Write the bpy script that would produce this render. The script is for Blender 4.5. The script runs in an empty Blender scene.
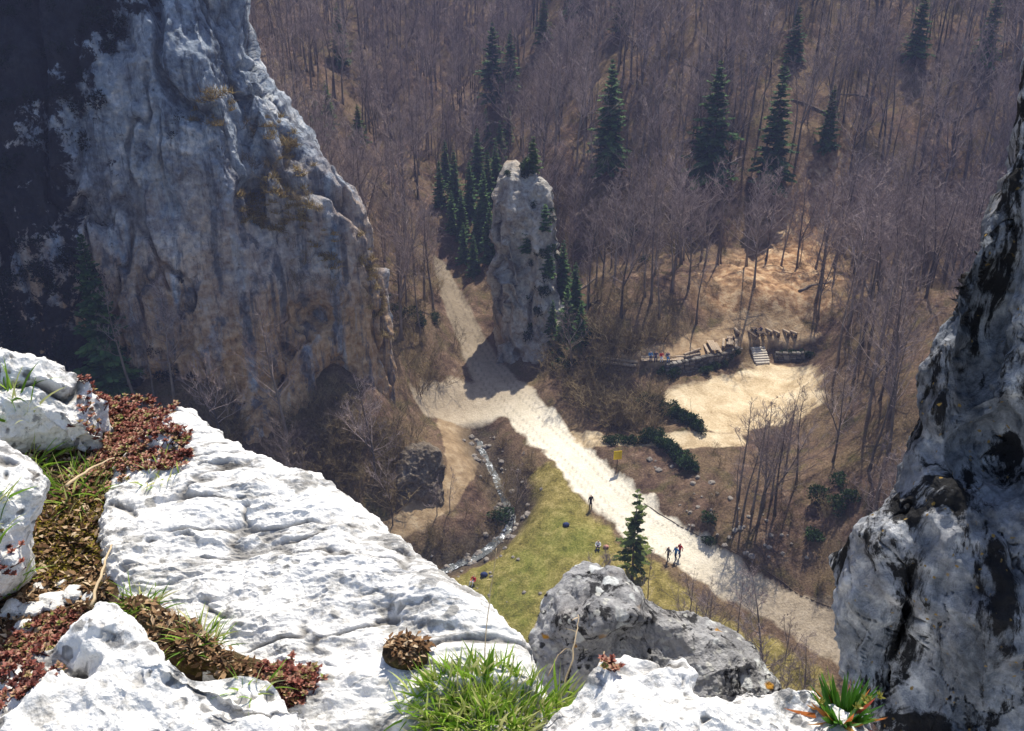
import bpy, bmesh, math, random
import numpy as np
from mathutils import Vector, Matrix
from mathutils.bvhtree import BVHTree

# ------------------------------------------------------------------ scene, camera, light
S = bpy.context.scene
COL = S.collection
R = math.radians
W_, H_, FPX, PITCH, CZ = 1024, 731, 1000.0, R(27.0), 57.0
cam_d = bpy.data.cameras.new('camera'); cam = bpy.data.objects.new('camera', cam_d); COL.objects.link(cam)
cam.location = (0, 0, CZ); cam.rotation_euler = (R(90) - PITCH, 0, 0)
cam_d.sensor_width = 36; cam_d.lens = 36 * FPX / W_; cam_d.clip_start = 0.05; cam_d.clip_end = 3000
S.camera = cam

SUN_AZ, SUN_EL = R(20), R(60)
wd = bpy.data.worlds.new('World'); S.world = wd; wd.use_nodes = True
bg = wd.node_tree.nodes['Background']
sky = wd.node_tree.nodes.new('ShaderNodeTexSky'); sky.sky_type = 'NISHITA'; sky.sun_disc = False
sky.sun_elevation = SUN_EL; sky.sun_rotation = SUN_AZ
wd.node_tree.links.new(sky.outputs[0], bg.inputs[0]); bg.inputs[1].default_value = 0.105
sd_ = bpy.data.lights.new('sun', 'SUN'); sun = bpy.data.objects.new('sun', sd_); COL.objects.link(sun)
sd_.energy = 4.8; sd_.angle = R(0.5); sd_.color = (1.0, 0.93, 0.80)
SUN_DIR = Vector((math.sin(SUN_AZ) * math.cos(SUN_EL), math.cos(SUN_AZ) * math.cos(SUN_EL), math.sin(SUN_EL)))
sun.rotation_euler = SUN_DIR.to_track_quat('Z', 'Y').to_euler(); sun.location = SUN_DIR * 300
S.view_settings.view_transform = 'Standard'; S.view_settings.look = 'None'
S.view_settings.exposure = 0.6; S.view_settings.gamma = 1.0; S.view_settings.use_curve_mapping = False
S.cycles.use_denoising = True
S.cycles.max_bounces = 5; S.cycles.diffuse_bounces = 2; S.cycles.transparent_max_bounces = 4
S.cycles.volume_bounces = 0; S.cycles.sample_clamp_indirect = 4
HAZE_DENSITY = 0.0005

rng = np.random.default_rng(7)
random.seed(7)
CP, SP = math.cos(PITCH), math.sin(PITCH)
CAMV = Vector((0, 0, CZ))

def ray(u, v):
    a = (u - 512) / FPX; b = (365.5 - v) / FPX
    return np.array([a, CP + b * SP, -SP + b * CP])
def px(P):
    x, y, z = P[0], P[1], P[2] - CZ
    d = y * CP - z * SP
    return 512 + FPX * x / d, 365.5 - FPX * (y * SP + z * CP) / d, d
def at_depth(u, v, d): return np.array([0, 0, CZ]) + ray(u, v) * d
def at_z(u, v, z):
    r = ray(u, v); return np.array([0, 0, CZ]) + r * ((z - CZ) / r[2])
def at_y(u, v, y):
    r = ray(u, v); return np.array([0, 0, CZ]) + r * (y / r[1])

# ------------------------------------------------------------------ noise
def _hash(ix, iy, iz, seed):
    with np.errstate(over='ignore'):
        h = (ix.astype(np.uint32) * np.uint32(374761393) + iy.astype(np.uint32) * np.uint32(668265263)
             + iz.astype(np.uint32) * np.uint32(2147483647 - 58) + np.uint32(seed * 1013904223 & 0xffffffff))
        h ^= h >> np.uint32(13); h *= np.uint32(1274126177); h ^= h >> np.uint32(16)
        h *= np.uint32(2246822519); h ^= h >> np.uint32(13)
    return h
def perlin(P, seed=0):
    P = np.asarray(P, dtype=np.float64); i = np.floor(P).astype(np.int64); f = (P - i).astype(np.float32)
    w = f * f * f * (f * (f * 6 - 15) + 10)
    out = 0
    for dx in (0, 1):
        for dy in (0, 1):
            for dz in (0, 1):
                h = _hash(i[:, 0] + dx, i[:, 1] + dy, i[:, 2] + dz, seed)
                gx = (h & 1023) / 511.5 - 1; gy = ((h >> 10) & 1023) / 511.5 - 1; gz = ((h >> 20) & 1023) / 511.5 - 1
                d = gx * (f[:, 0] - dx) + gy * (f[:, 1] - dy) + gz * (f[:, 2] - dz)
                ww = (w[:, 0] if dx else 1 - w[:, 0]) * (w[:, 1] if dy else 1 - w[:, 1]) * (w[:, 2] if dz else 1 - w[:, 2])
                out = out + ww * d
    return out
def fbm(P, oct=4, seed=0, lac=2.1, gain=0.5):
    t = 0; a = 1.0; P = np.asarray(P, dtype=np.float64)
    for k in range(oct):
        t = t + a * perlin(P, seed + k * 17); P = P * lac + 11.7; a *= gain
    return t
def ridged(P, oct=4, seed=0, gain=0.5):
    t = 0; a = 1.0; P = np.asarray(P, dtype=np.float64)
    for k in range(oct):
        t = t + a * (1 - 2.2 * np.abs(perlin(P, seed + k * 13))); P = P * 2.07 + 5.3; a *= gain
    return t
def facets(P, seed=0, tilt=0.6, scoop=1.0):
    """continuous broken-plane noise: tilted scoops and domes that meet in sharp edges; also returns the distance to the edges"""
    P = np.asarray(P, dtype=np.float64); i = np.floor(P).astype(np.int64)
    n = len(P); v1 = np.full(n, 9e9); v2 = np.full(n, 9e9)
    for dx in (-1, 0, 1):
        for dy in (-1, 0, 1):
            for dz in (-1, 0, 1):
                cx, cy, cz = i[:, 0] + dx, i[:, 1] + dy, i[:, 2] + dz
                h = _hash(cx, cy, cz, seed); g = _hash(cx, cy, cz, seed + 91)
                D = np.stack([P[:, 0] - cx - (h & 1023) / 1023, P[:, 1] - cy - ((h >> 10) & 1023) / 1023, P[:, 2] - cz - ((h >> 20) & 1023) / 1023], 1)
                d = (D * D).sum(1)
                v = .8 * d + ((g & 255) / 255 - 0.5) * .5 + tilt * .55 * (D[:, 0] * (((g >> 8) & 255) / 127 - 1) + D[:, 1] * (((g >> 16) & 255) / 127 - 1) + D[:, 2] * (((g >> 24) & 255) / 127 - 1)) * np.exp(-d * .6)
                v2 = np.where(v < v1, v1, np.minimum(v2, v)); v1 = np.minimum(v1, v)
    return (v1 - .25) * 1.3 * scoop, np.sqrt(np.maximum(v2 - v1, 0))
def smooth(e0, e1, x):
    t = np.clip((x - e0) / (e1 - e0), 0, 1); return t * t * (3 - 2 * t)

# ------------------------------------------------------------------ mesh + object helpers
def mesh_np(name, V, F, mat=None, smooth_=True, attrs=None):
    """F: list of index arrays (n,3) or (n,4)"""
    me = bpy.data.meshes.new(name)
    V = np.asarray(V, dtype=np.float32); me.vertices.add(len(V)); me.vertices.foreach_set('co', V.ravel())
    F = [np.asarray(f, dtype=np.int32) for f in F if len(f)]
    tot = sum(f.size for f in F); nf = sum(len(f) for f in F)
    me.loops.add(tot); me.loops.foreach_set('vertex_index', np.concatenate([f.ravel() for f in F]))
    st = []; o = 0
    for f in F:
        st.append(o + np.arange(len(f)) * f.shape[1]); o += f.size
    me.polygons.add(nf); me.polygons.foreach_set('loop_start', np.concatenate(st).astype(np.int32))
    me.update(calc_edges=True); me.validate(verbose=False)
    me.polygons.foreach_set('use_smooth', np.full(len(me.polygons), smooth_))
    for k, a in (attrs or {}).items():
        at = me.attributes.new(k, 'FLOAT', 'POINT'); at.data.foreach_set('value', np.asarray(a, dtype=np.float32))
    if mat is not None:
        for m in (mat if isinstance(mat, (list, tuple)) else [mat]): me.materials.append(m)
    return me
def link(name, data, parent=None, loc=(0, 0, 0)):
    o = bpy.data.objects.new(name, data); COL.objects.link(o); o.location = loc
    if parent is not None: o.parent = parent
    return o
def tag(o, label=None, cat=None, group=None, kind=None):
    if label: o['label'] = label
    if cat: o['category'] = cat
    if group: o['group'] = group
    if kind: o['kind'] = kind
    return o
def thing(name, label, cat, loc=(0, 0, 0), rz=0, group=None):
    o = link(name, None, loc=loc); o.rotation_euler = (0, 0, rz); o.empty_display_size = 0.2
    return tag(o, label, cat, group)
def dup(root, loc, rz=0, scale=1.0, label=None, group=None):
    r = root.copy(); COL.objects.link(r); r.location = loc; r.rotation_euler = (0, 0, rz)
    r.scale = (scale, scale, scale) if not isinstance(scale, tuple) else scale
    if label: r['label'] = label
    if group: r['group'] = group
    for ch in list(root.children):
        c = ch.copy(); COL.objects.link(c); c.parent = r
        for g in list(ch.children):
            d = g.copy(); COL.objects.link(d); d.parent = c
    return r
def vnormals(V, quads, tris):
    N = np.zeros_like(V); m = len(V)
    for f in (quads, tris):
        if f is None or len(f) == 0: continue
        a, b, c = V[f[:, 0]], V[f[:, 1]], V[f[:, -1]]
        n = np.cross(b - a, c - a) if f.shape[1] == 3 else np.cross(V[f[:, 2]] - a, c - b)
        ix = f.T.ravel(); nn = np.tile(n, (f.shape[1], 1))
        for k in range(3): N[:, k] += np.bincount(ix, nn[:, k], m)
    return N / np.maximum(np.linalg.norm(N, axis=1, keepdims=True), 1e-12)
class MB:
    """collects tubes, boxes and strips; build() links them as ONE mesh object"""
    def __init__(s): s.V = []; s.F4 = []; s.F3 = []; s.T = []
    def add(s, vs, f4=(), f3=(), tint=0.5):
        o = len(s.V); s.V.extend(tuple(v) for v in vs); s.T.extend([tint] * len(vs))
        s.F4.extend(tuple(i + o for i in f) for f in f4); s.F3.extend(tuple(i + o for i in f) for f in f3)
    def tube(s, pts, rad, n=5, tint=0.5, cap=True):
        m = len(pts); vs = []; prev = None
        for k in range(m):
            d = (pts[min(k + 1, m - 1)] - pts[max(k - 1, 0)]); d = d.normalized() if d.length > 1e-9 else Vector((0, 0, 1))
            if prev is None: a = d.orthogonal().normalized()
            else: a = (prev - d * prev.dot(d)); a = a.normalized() if a.length > 1e-6 else d.orthogonal().normalized()
            prev = a; b = d.cross(a)
            for j in range(n):
                t = 2 * math.pi * j / n; vs.append(pts[k] + (a * math.cos(t) + b * math.sin(t)) * rad[k])
        f4 = [(k * n + j, k * n + (j + 1) % n, (k + 1) * n + (j + 1) % n, (k + 1) * n + j) for k in range(m - 1) for j in range(n)]
        f3 = []
        if cap and n > 2:
            vs.append(pts[-1]); e = len(vs) - 1; o = (m - 1) * n
            f3 += [(o + j, o + (j + 1) % n, e) for j in range(n)]
            vs.append(pts[0]); e = len(vs) - 1
            f3 += [((j + 1) % n, j, e) for j in range(n)]
        s.add(vs, f4, f3, tint)
    def box(s, c, size, rz=0, rx=0, tint=0.5, bev=0.0):
        M = Matrix.Translation(c) @ Matrix.Rotation(rz, 4, 'Z') @ Matrix.Rotation(rx, 4, 'X')
        x, y, z = size[0] / 2, size[1] / 2, size[2] / 2
        b = min(bev, x * .45, y * .45, z * .45)
        if b <= 0:
            vs = [M @ Vector((i * x, j * y, k * z)) for k in (-1, 1) for j in (-1, 1) for i in (-1, 1)]
            s.add(vs, [(0, 2, 3, 1), (4, 5, 7, 6), (0, 1, 5, 4), (2, 6, 7, 3), (0, 4, 6, 2), (1, 3, 7, 5)], (), tint); return
        bm = bmesh.new(); bmesh.ops.create_cube(bm, size=1)
        for v in bm.verts: v.co = Vector((v.co.x * 2 * x, v.co.y * 2 * y, v.co.z * 2 * z))
        bmesh.ops.bevel(bm, geom=list(bm.edges), offset=b, segments=1, affect='EDGES')
        bm.verts.index_update()
        vs = [M @ v.co for v in bm.verts]
        f4 = [tuple(v.index for v in f.verts) for f in bm.faces if len(f.verts) == 4]
        f3 = [tuple(v.index for v in f.verts) for f in bm.faces if len(f.verts) == 3]
        s.add(vs, f4, f3, tint); bm.free()
    def blade(s, base, d, length, width, bend, seg=4, tint=0.5, side=None):
        d = d.normalized(); a = side if side is not None else d.cross(Vector((random.uniform(-1, 1), random.uniform(-1, 1), .2)))
        a = a.normalized() if a.length > 1e-6 else Vector((1, 0, 0))
        p = base.copy(); vs = []; dd = d.copy()
        for k in range(seg + 1):
            t = k / seg; w = width * (1 - t ** 1.6) * (0.7 + 0.6 * t if t < .5 else 1.0)
            vs += [p - a * w / 2, p + a * w / 2]
            dd = (dd + bend / seg).normalized(); p = p + dd * (length / seg)
        s.add(vs, [(2 * k, 2 * k + 1, 2 * k + 3, 2 * k + 2) for k in range(seg)], (), tint)
    def leaf(s, c, d, up, l, w, tint=0.5):
        d = d.normalized(); a = d.cross(up); a = a.normalized() if a.length > 1e-6 else d.orthogonal().normalized(); n = a.cross(d)
        s.add([c, c + d * l * .5 + a * w / 2 + n * l * .08, c + d * l, c + d * l * .5 - a * w / 2 + n * l * .08], [(0, 1, 2, 3)], (), tint)
    def mesh(s, name, mat, smooth_=True):
        F = []
        if s.F4: F.append(np.array(s.F4))
        if s.F3: F.append(np.array(s.F3))
        return mesh_np(name, np.array([tuple(v) for v in s.V]), F, mat, smooth_, {'tint': s.T})
    def build(s, name, mat, parent=None, loc=(0, 0, 0), smooth_=True):
        return link(name, s.mesh(name, mat, smooth_), parent, loc)

# ------------------------------------------------------------------ material helpers
class NT:
    def __init__(s, name):
        s.m = bpy.data.materials.new(name); s.m.use_nodes = True; s.nt = s.m.node_tree
        s.b = s.nt.nodes['Principled BSDF']; s.out = s.nt.nodes['Material Output']; s.b.inputs['Specular IOR Level'].default_value = 0.25
        s.b.inputs['Roughness'].default_value = 0.9
    def n(s, t, **kw):
        nd = s.nt.nodes.new(t)
        for k, v in kw.items(): setattr(nd, k, v)
        return nd
    def l(s, a, b): s.nt.links.new(a, b)
    def val(s, sock, v):
        if hasattr(v, 'is_linked') or isinstance(v, bpy.types.NodeSocket): s.l(v, sock)
        else: sock.default_value = v
    def coord(s, scale=(1, 1, 1), rot=(0, 0, 0)):
        tc = s.n('ShaderNodeTexCoord'); mp = s.n('ShaderNodeMapping'); s.l(tc.outputs['Object'], mp.inputs[0])
        mp.inputs['Scale'].default_value = scale; mp.inputs['Rotation'].default_value = rot
        return mp.outputs[0]
    def noise(s, co, scale, detail=6, rough=0.6, dist=0.0):
        n = s.n('ShaderNodeTexNoise'); s.l(co, n.inputs['Vector']); n.inputs['Scale'].default_value = scale
        n.inputs['Detail'].default_value = detail; n.inputs['Roughness'].default_value = rough; n.inputs['Distortion'].default_value = dist
        return n.outputs['Fac']
    def voro(s, co, scale, feature='F1', rnd=1.0):
        n = s.n('ShaderNodeTexVoronoi', feature=feature); s.l(co, n.inputs['Vector']); n.inputs['Scale'].default_value = scale
        n.inputs['Randomness'].default_value = rnd
        return n.outputs['Distance']
    def ramp(s, f, stops, interp='LINEAR'):
        n = s.n('ShaderNodeValToRGB'); s.l(f, n.inputs[0]); cr = n.color_ramp; cr.interpolation = interp
        while len(cr.elements) < len(stops): cr.elements.new(0.5)
        for e, (p, c) in zip(cr.elements, stops):
            e.position = p; e.color = (*c, 1) if not isinstance(c, (int, float)) else (c, c, c, 1)
        return n.outputs[0]
    def mix(s, f, a, b, mode='MIX'):
        n = s.n('ShaderNodeMix', data_type='RGBA', blend_type=mode)
        s.val(n.inputs[0], f)
        for sk, v in ((n.inputs[6], a), (n.inputs[7], b)):
            if isinstance(v, bpy.types.NodeSocket): s.l(v, sk)
            else: sk.default_value = (*v, 1)
        return n.outputs[2]
    def math(s, op, a, b=0.0, clamp=False):
        n = s.n('ShaderNodeMath', operation=op, use_clamp=clamp); s.val(n.inputs[0], a); s.val(n.inputs[1], b); return n.outputs[0]
    def attr(s, name):
        n = s.n('ShaderNodeAttribute', attribute_name=name); return n.outputs['Fac']
    def obj_random(s): return s.n('ShaderNodeObjectInfo').outputs['Random']
    def bump(s, h, strength, dist):
        n = s.n('ShaderNodeBump'); s.l(h, n.inputs['Height']); n.inputs['Strength'].default_value = strength; n.inputs['Distance'].default_value = dist
        s.l(n.outputs[0], s.b.inputs['Normal'])
    def color(s, c):
        if isinstance(c, bpy.types.NodeSocket): s.l(c, s.b.inputs['Base Color'])
        else: s.b.inputs['Base Color'].default_value = (*c, 1)
    def translucent(s, c, f):
        t = s.n('ShaderNodeBsdfTranslucent'); mx = s.n('ShaderNodeMixShader'); mx.inputs[0].default_value = f
        if isinstance(c, bpy.types.NodeSocket): s.l(c, t.inputs[0])
        else: t.inputs[0].default_value = (*c, 1)
        s.l(s.b.outputs[0], mx.inputs[1]); s.l(t.outputs[0], mx.inputs[2]); s.l(mx.outputs[0], s.out.inputs['Surface'])

def m_plain(name, col, rough=0.85, var=0.25, scale=3.0):
    k = NT(name); n = k.noise(k.coord(), scale, 4)
    lo = tuple(c * (1 - var) for c in col); hi = tuple(min(1, c * (1 + var)) for c in col)
    k.color(k.ramp(n, [(0.3, lo), (0.7, hi)])); k.b.inputs['Roughness'].default_value = rough
    return k.m
def m_tint(name, stops, rough=0.7, trans=0.0, objvar=0.0):
    k = NT(name); c = k.ramp(k.attr('tint'), stops)
    if objvar:
        hv = k.n('ShaderNodeHueSaturation'); k.l(c, hv.inputs['Color'])
        k.l(k.math('MULTIPLY_ADD', k.obj_random(), objvar), hv.inputs['Value'])
        hv.inputs['Value'].links[0].from_node.inputs[2].default_value = 1 - objvar / 2
        c = hv.outputs[0]
    k.color(c); k.b.inputs['Roughness'].default_value = rough
    if trans: k.translucent(c, trans)
    return k.m

# ------------------------------------------------------------------ terrain: heights interpolated through measured points
CPZ = [  # pixel, height above the valley floor
 (900,672,-.3),(830,638,-.2),(760,598,0),(700,566,0),(650,533,0),(620,508,0),(585,475,.2),(560,450,.3),(530,420,.5),(500,390,.6),(470,345,1.2),(450,295,2.2),(440,262,3.5),
 (430,405,.8),(405,425,2.2),(380,395,7),(380,440,4),(300,398,8),(300,445,5),(200,400,9),(200,440,6),(100,395,10),(60,400,11),(395,370,6),
 (455,450,.0),(450,490,-1),(400,525,-1.6),(360,520,-1.2),(350,480,1.5),(482,440,-.6),(497,470,-1.4),(515,510,-2.2),(475,545,-3.2),(430,568,-4),
 (540,470,-.2),(560,520,-.6),(520,560,-2.2),(500,620,-3),(560,590,-1.5),(620,575,-.5),(640,620,-1),(700,630,-1),(760,660,-1.5),(820,690,-1.5),
 (700,530,1.0),(660,500,1.3),(640,470,1.4),(760,565,.9),(810,600,.9),(800,530,3.8),(760,500,3.6),(850,570,3.2),(850,500,7),(900,520,8),
 (740,380,4.0),(680,408,3.6),(800,375,4.3),(720,435,3.3),(780,430,3.6),(640,440,1.8),(600,430,.8),(660,440,2.6),(600,405,2.0),(640,395,3.4),
 (640,358,6),(605,362,5.2),(700,345,6.3),(790,330,6.8),(745,335,6.5),(830,345,7),(830,420,5.6),(870,440,8),
 (575,345,3.5),(545,360,1.6),(590,310,8),(640,310,10),(700,300,9.5),(780,300,9.5),(860,320,11),(900,400,12),
]
CPY = [  # pixel, forward distance in metres
 (600,240,131),(700,240,130),(800,240,131),(900,260,129),(980,260,128),(560,170,137),(600,160,141),(700,150,143),(800,150,142),(920,150,142),(1010,150,142),
 (600,80,158),(700,70,158),(800,70,157),(920,70,157),(1020,60,157),(560,0,192),(700,0,178),(800,0,174),(920,0,173),(1024,0,172),
 (520,170,150),(500,100,178),(560,90,169),(530,45,192),(440,220,146),(445,190,160),(460,150,176),(475,90,198),(490,20,224),
 (410,300,113),(420,270,126),(400,200,138),(360,180,139),(350,120,152),(350,50,180),(400,60,190),(430,110,182),(300,0,196),(280,60,164),(330,0,204),(400,0,214),
]
CPW = [(0,10,-4),(60,10,-4),(-60,10,0),(70,35,-2),(120,50,2),(160,90,28),(150,160,55),(170,230,90),(-90,60,8),(-140,70,20),(-130,150,50),(-90,140,34),(-150,210,85),
 (0,320,92),(-120,320,105),(120,320,115),(220,330,130),(0,430,150),(-200,430,160),(200,430,165),(300,200,130),(300,60,80),(-260,100,70),(-260,250,130)]
_pts = [tuple(at_z(*p)) for p in CPZ] + [tuple(at_y(*p)) for p in CPY] + [tuple(map(float, p)) for p in CPW]
_pts = np.array(_pts)
def _tpsk(A, B):
    d2 = ((A[:, None, :] - B[None, :, :]) ** 2).sum(2) / 1e4
    return d2 * np.log(np.maximum(d2, 1e-12)) * 0.5
_n = len(_pts); _K = _tpsk(_pts[:, :2], _pts[:, :2]) + np.eye(_n) * 2e-4
_Pm = np.hstack([np.ones((_n, 1)), _pts[:, :2] / 100])
_A = np.block([[_K, _Pm], [_Pm.T, np.zeros((3, 3))]])
_w = np.linalg.solve(_A, np.concatenate([_pts[:, 2], np.zeros(3)]))
def base_h(XY):
    XY = np.atleast_2d(XY); out = np.empty(len(XY))
    for i in range(0, len(XY), 20000):
        q = XY[i:i + 20000]
        out[i:i + 20000] = _tpsk(q, _pts[:, :2]) @ _w[:_n] + np.hstack([np.ones((len(q), 1)), q / 100]) @ _w[_n:]
    return out
def ground0(u, v):
    """first point along the pixel's ray that lies on the smooth ground"""
    r = ray(u, v); y = np.arange(35, 420, 0.25); P = np.array([0, 0, CZ]) + r[None, :] * (y / r[1])[:, None]
    below = P[:, 2] < base_h(P[:, :2])
    k = int(np.argmax(below)) if below.any() else len(y) - 1
    return P[k, :2]
def pline(pts): return np.array([ground0(u, v) for u, v in pts])
def densify(L, step=0.5):
    out = []
    for a, b in zip(L[:-1], L[1:]):
        n = max(1, int(np.linalg.norm(b - a) / step)); out += [a + (b - a) * t / n for t in range(n)]
    return np.array(out + [L[-1]])
def chaikin(L, it=2, closed=False):
    for _ in range(it):
        A = L; B = np.roll(L, -1, 0) if closed else L[1:]
        A = A if closed else L[:-1]
        Q = np.stack([A * .75 + B * .25, A * .25 + B * .75], 1).reshape(-1, L.shape[1])
        L = Q if closed else np.vstack([L[:1], Q, L[-1:]])
    return L
def dist_line(XY, L, val=None):
    """distance to a polyline and, optionally, a value carried along it"""
    best = np.full(len(XY), 1e9); bv = np.zeros(len(XY))
    for k in range(len(L) - 1):
        a, b = L[k], L[k + 1]; ab = b - a; t = np.clip(((XY - a) @ ab) / max(ab @ ab, 1e-9), 0, 1)
        d = np.linalg.norm(XY - a - t[:, None] * ab, axis=1); c = d < best
        best = np.where(c, d, best)
        if val is not None: bv = np.where(c, val[k] * (1 - t) + val[k + 1] * t, bv)
    return (best, bv) if val is not None else best
def sd_poly(XY, L):
    """signed distance, positive inside"""
    d = dist_line(XY, np.vstack([L, L[:1]])); ins = np.zeros(len(XY), bool); n = len(L)
    for k in range(n):
        (x1, y1), (x2, y2) = L[k], L[(k + 1) % n]
        c = (y1 > XY[:, 1]) != (y2 > XY[:, 1])
        with np.errstate(divide='ignore', invalid='ignore'): xi = (x2 - x1) * (XY[:, 1] - y1) / (y2 - y1) + x1
        ins ^= c & (XY[:, 0] < xi)
    return np.where(ins, d, -d)

ROAD = pline([(960,700),(905,672),(845,642),(760,598),(690,556),(640,523),(600,487),(568,453),(530,418),(498,385),(475,348),(458,312),(447,285),(440,264)])
ROADW = np.array([1.7,1.7,1.75,1.8,1.9,2.05,2.2,2.15,2.3,2.6,2.2,2.0,1.6,.9])
def refine(L, Wd, it=2):
    Q = chaikin(np.hstack([L, Wd[:, None]]), it); return Q[:, :2], Q[:, 2]
ROAD, ROADW = refine(ROAD, ROADW)
YARD, YARDW = refine(pline([(505,398),(480,402),(450,406),(428,408)]), np.array([3.5,4.0,3.6,1.6]))
TRACK, TRACKW = refine(pline([(450,410),(456,432),(463,455),(458,482),(438,503),(408,522),(380,536),(340,545)]), np.array([2.2,1.9,1.7,1.4,1.3,1.3,1.2,1.2]))
STREAM, STREAMW = refine(pline([(479,431),(484,447),(497,468),(506,492),(514,508),(506,526),(480,545),(452,556),(420,572),(390,585)]), np.array([.3,.32,.36,.38,.45,.5,.48,.42,.4,.4]))
PATH, PATHW = refine(pline([(575,440),(610,447),(650,441),(690,444),(735,440)]), np.array([1.6,1.0,.8,1.3,1.2]))
CLEAR = chaikin(pline([(652,402),(690,386),(726,376),(756,364),(790,361),(818,366),(826,384),(816,408),(784,424),(748,432),(712,436),(680,424)]), 2, True)
TERR = chaikin(pline([(596,364),(640,354),(676,346),(700,330),(728,316),(764,310),(800,316),(824,330),(812,343),(770,344),(742,347),(716,358),(690,364),(640,368)]), 2, True)
MEADOW = chaikin(pline([(440,592),(432,580),(480,562),(520,530),(532,500),(530,470),(556,466),(575,490),(600,522),(630,550),(680,590),(760,640),(850,690),(850,735),(500,700)]), 1, True)
MEADOWCORE = chaikin(pline([(446,590),(500,562),(540,535),(560,512),(588,522),(606,545),(560,566),(540,600),(520,640),(470,620)]), 2, True)
SLOPEGAP = chaikin(pline([(690,300),(740,250),(790,200),(830,140),(856,150),(840,220),(830,300),(800,318),(740,312)]), 2, True)
SCRUBZ = chaikin(pline([(560,350),(600,330),(650,330),(640,355),(600,372),(652,400),(668,425),(640,432),(590,425),(560,400)]), 2, True)
WALL = pline([(664,371),(690,367),(718,362),(740,351)]); WALL2 = pline([(774,352),(808,351)])

def masks(XY):
    wob = fbm(np.column_stack([XY * .35, np.zeros(len(XY))]), 3, 5)
    d, w = dist_line(XY, ROAD, ROADW); road = smooth(1.0, -.9, d - w + wob * np.where(XY[:, 1] > 104, .4, 1.2))
    d, w = dist_line(XY, YARD, YARDW); yard = smooth(1.2, -1.0, d - w + wob * 1.2)
    d, w = dist_line(XY, TRACK, TRACKW); track = smooth(.5, -.5, d - w + wob * .6)
    d, w = dist_line(XY, PATH, PATHW); path = smooth(.7, -.6, d - w + wob * .9)
    return dict(road=np.maximum(road, yard), track=track, path=path,
                sand=smooth(-1.6, 1.4, sd_poly(XY, CLEAR) + wob * 1.6), terr=smooth(-1.0, 1.0, sd_poly(XY, TERR) + wob * 1.2),
                meadow=smooth(-1.5, 1.5, sd_poly(XY, MEADOW) + wob * 1.5), core=smooth(-3, 3, sd_poly(XY, MEADOWCORE) + wob * 2.5),
                gap=smooth(-4, 4, sd_poly(XY, SLOPEGAP) + wob * 4))
def ground_h(XY, mk=None):
    XY = np.atleast_2d(np.asarray(XY, dtype=np.float64)); mk = mk or masks(XY)
    z = base_h(XY); P3 = np.column_stack([XY, np.zeros(len(XY))])
    flat = np.clip(mk['road'] + mk['track'] + mk['path'] + mk['sand'] + mk['terr'] * .8, 0, 1)
    far = smooth(95, 130, XY[:, 1])
    rough = 1 - flat
    z = z + rough * (fbm(P3 * .08, 4, 3) * (.9 + 1.6 * far) * (1 - mk['core'] * .6) + fbm(P3 * .45, 3, 9) * (.35 - .2 * mk['meadow']) + ridged(P3 * .16, 2, 31) * .35 * far)
    z = z + fbm(P3 * 1.2, 2, 44) * (.05 + .05 * rough)
    d, w = dist_line(XY, STREAM, STREAMW)
    z = z - 1.3 * smooth(3.6, .3, d - w * .4) * (1 - mk['road']) - .35 * smooth(.5, -.1, d - w)
    # cut bank along the upper edge of the road
    d, w = dist_line(XY, ROAD, ROADW); side = (XY[:, 1] - np.interp(XY[:, 0], np.sort(ROAD[:, 0]), ROAD[np.argsort(ROAD[:, 0]), 1])) > 0
    z = z + np.where(side & (XY[:, 0] > 8), .55 * smooth(-.1, .5, d - w) * smooth(5, 1.5, d - w), 0)
    # the retaining walls hold the picnic terrace up
    dw = np.minimum(dist_line(XY, WALL), dist_line(XY, WALL2))
    near = smooth(2.2, .2, dw)
    toward = np.where(mk['terr'] > .5, .5, -.5)
    return z + near * toward * .9

xs = np.concatenate([np.arange(-260, -80, 4.0), np.arange(-80, -34, 1.0), np.arange(-34, 48, .36), np.arange(48, 120, 1.0), np.arange(120, 310, 4.0)])
ys = np.concatenate([np.arange(-30, 34, 4.0), np.arange(34, 52, .8), np.arange(52, 128, .36), np.arange(128, 200, .9), np.arange(200, 300, 3.0), np.arange(300, 470, 8.0)])
GX, GY = np.meshgrid(xs, ys); GXY = np.column_stack([GX.ravel(), GY.ravel()])
MK = masks(GXY); GZ = ground_h(GXY, MK); GV = np.column_stack([GXY, GZ])
nx, ny = len(xs), len(ys)
ii = (np.arange(ny - 1)[:, None] * nx + np.arange(nx - 1)[None, :]).ravel()
GF = np.stack([ii, ii + 1, ii + nx + 1, ii + nx], 1)
BV_GROUND = BVHTree.FromPolygons([tuple(p) for p in GV], [tuple(f) for f in GF])
def gz(x, y):
    h = BV_GROUND.ray_cast(Vector((x, y, 400)), Vector((0, 0, -1)))
    return h[0].z if h[0] is not None else 0.0
def ground_at(u, v):
    h = BV_GROUND.ray_cast(CAMV, Vector(ray(u, v)).normalized())
    return h[0]

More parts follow.
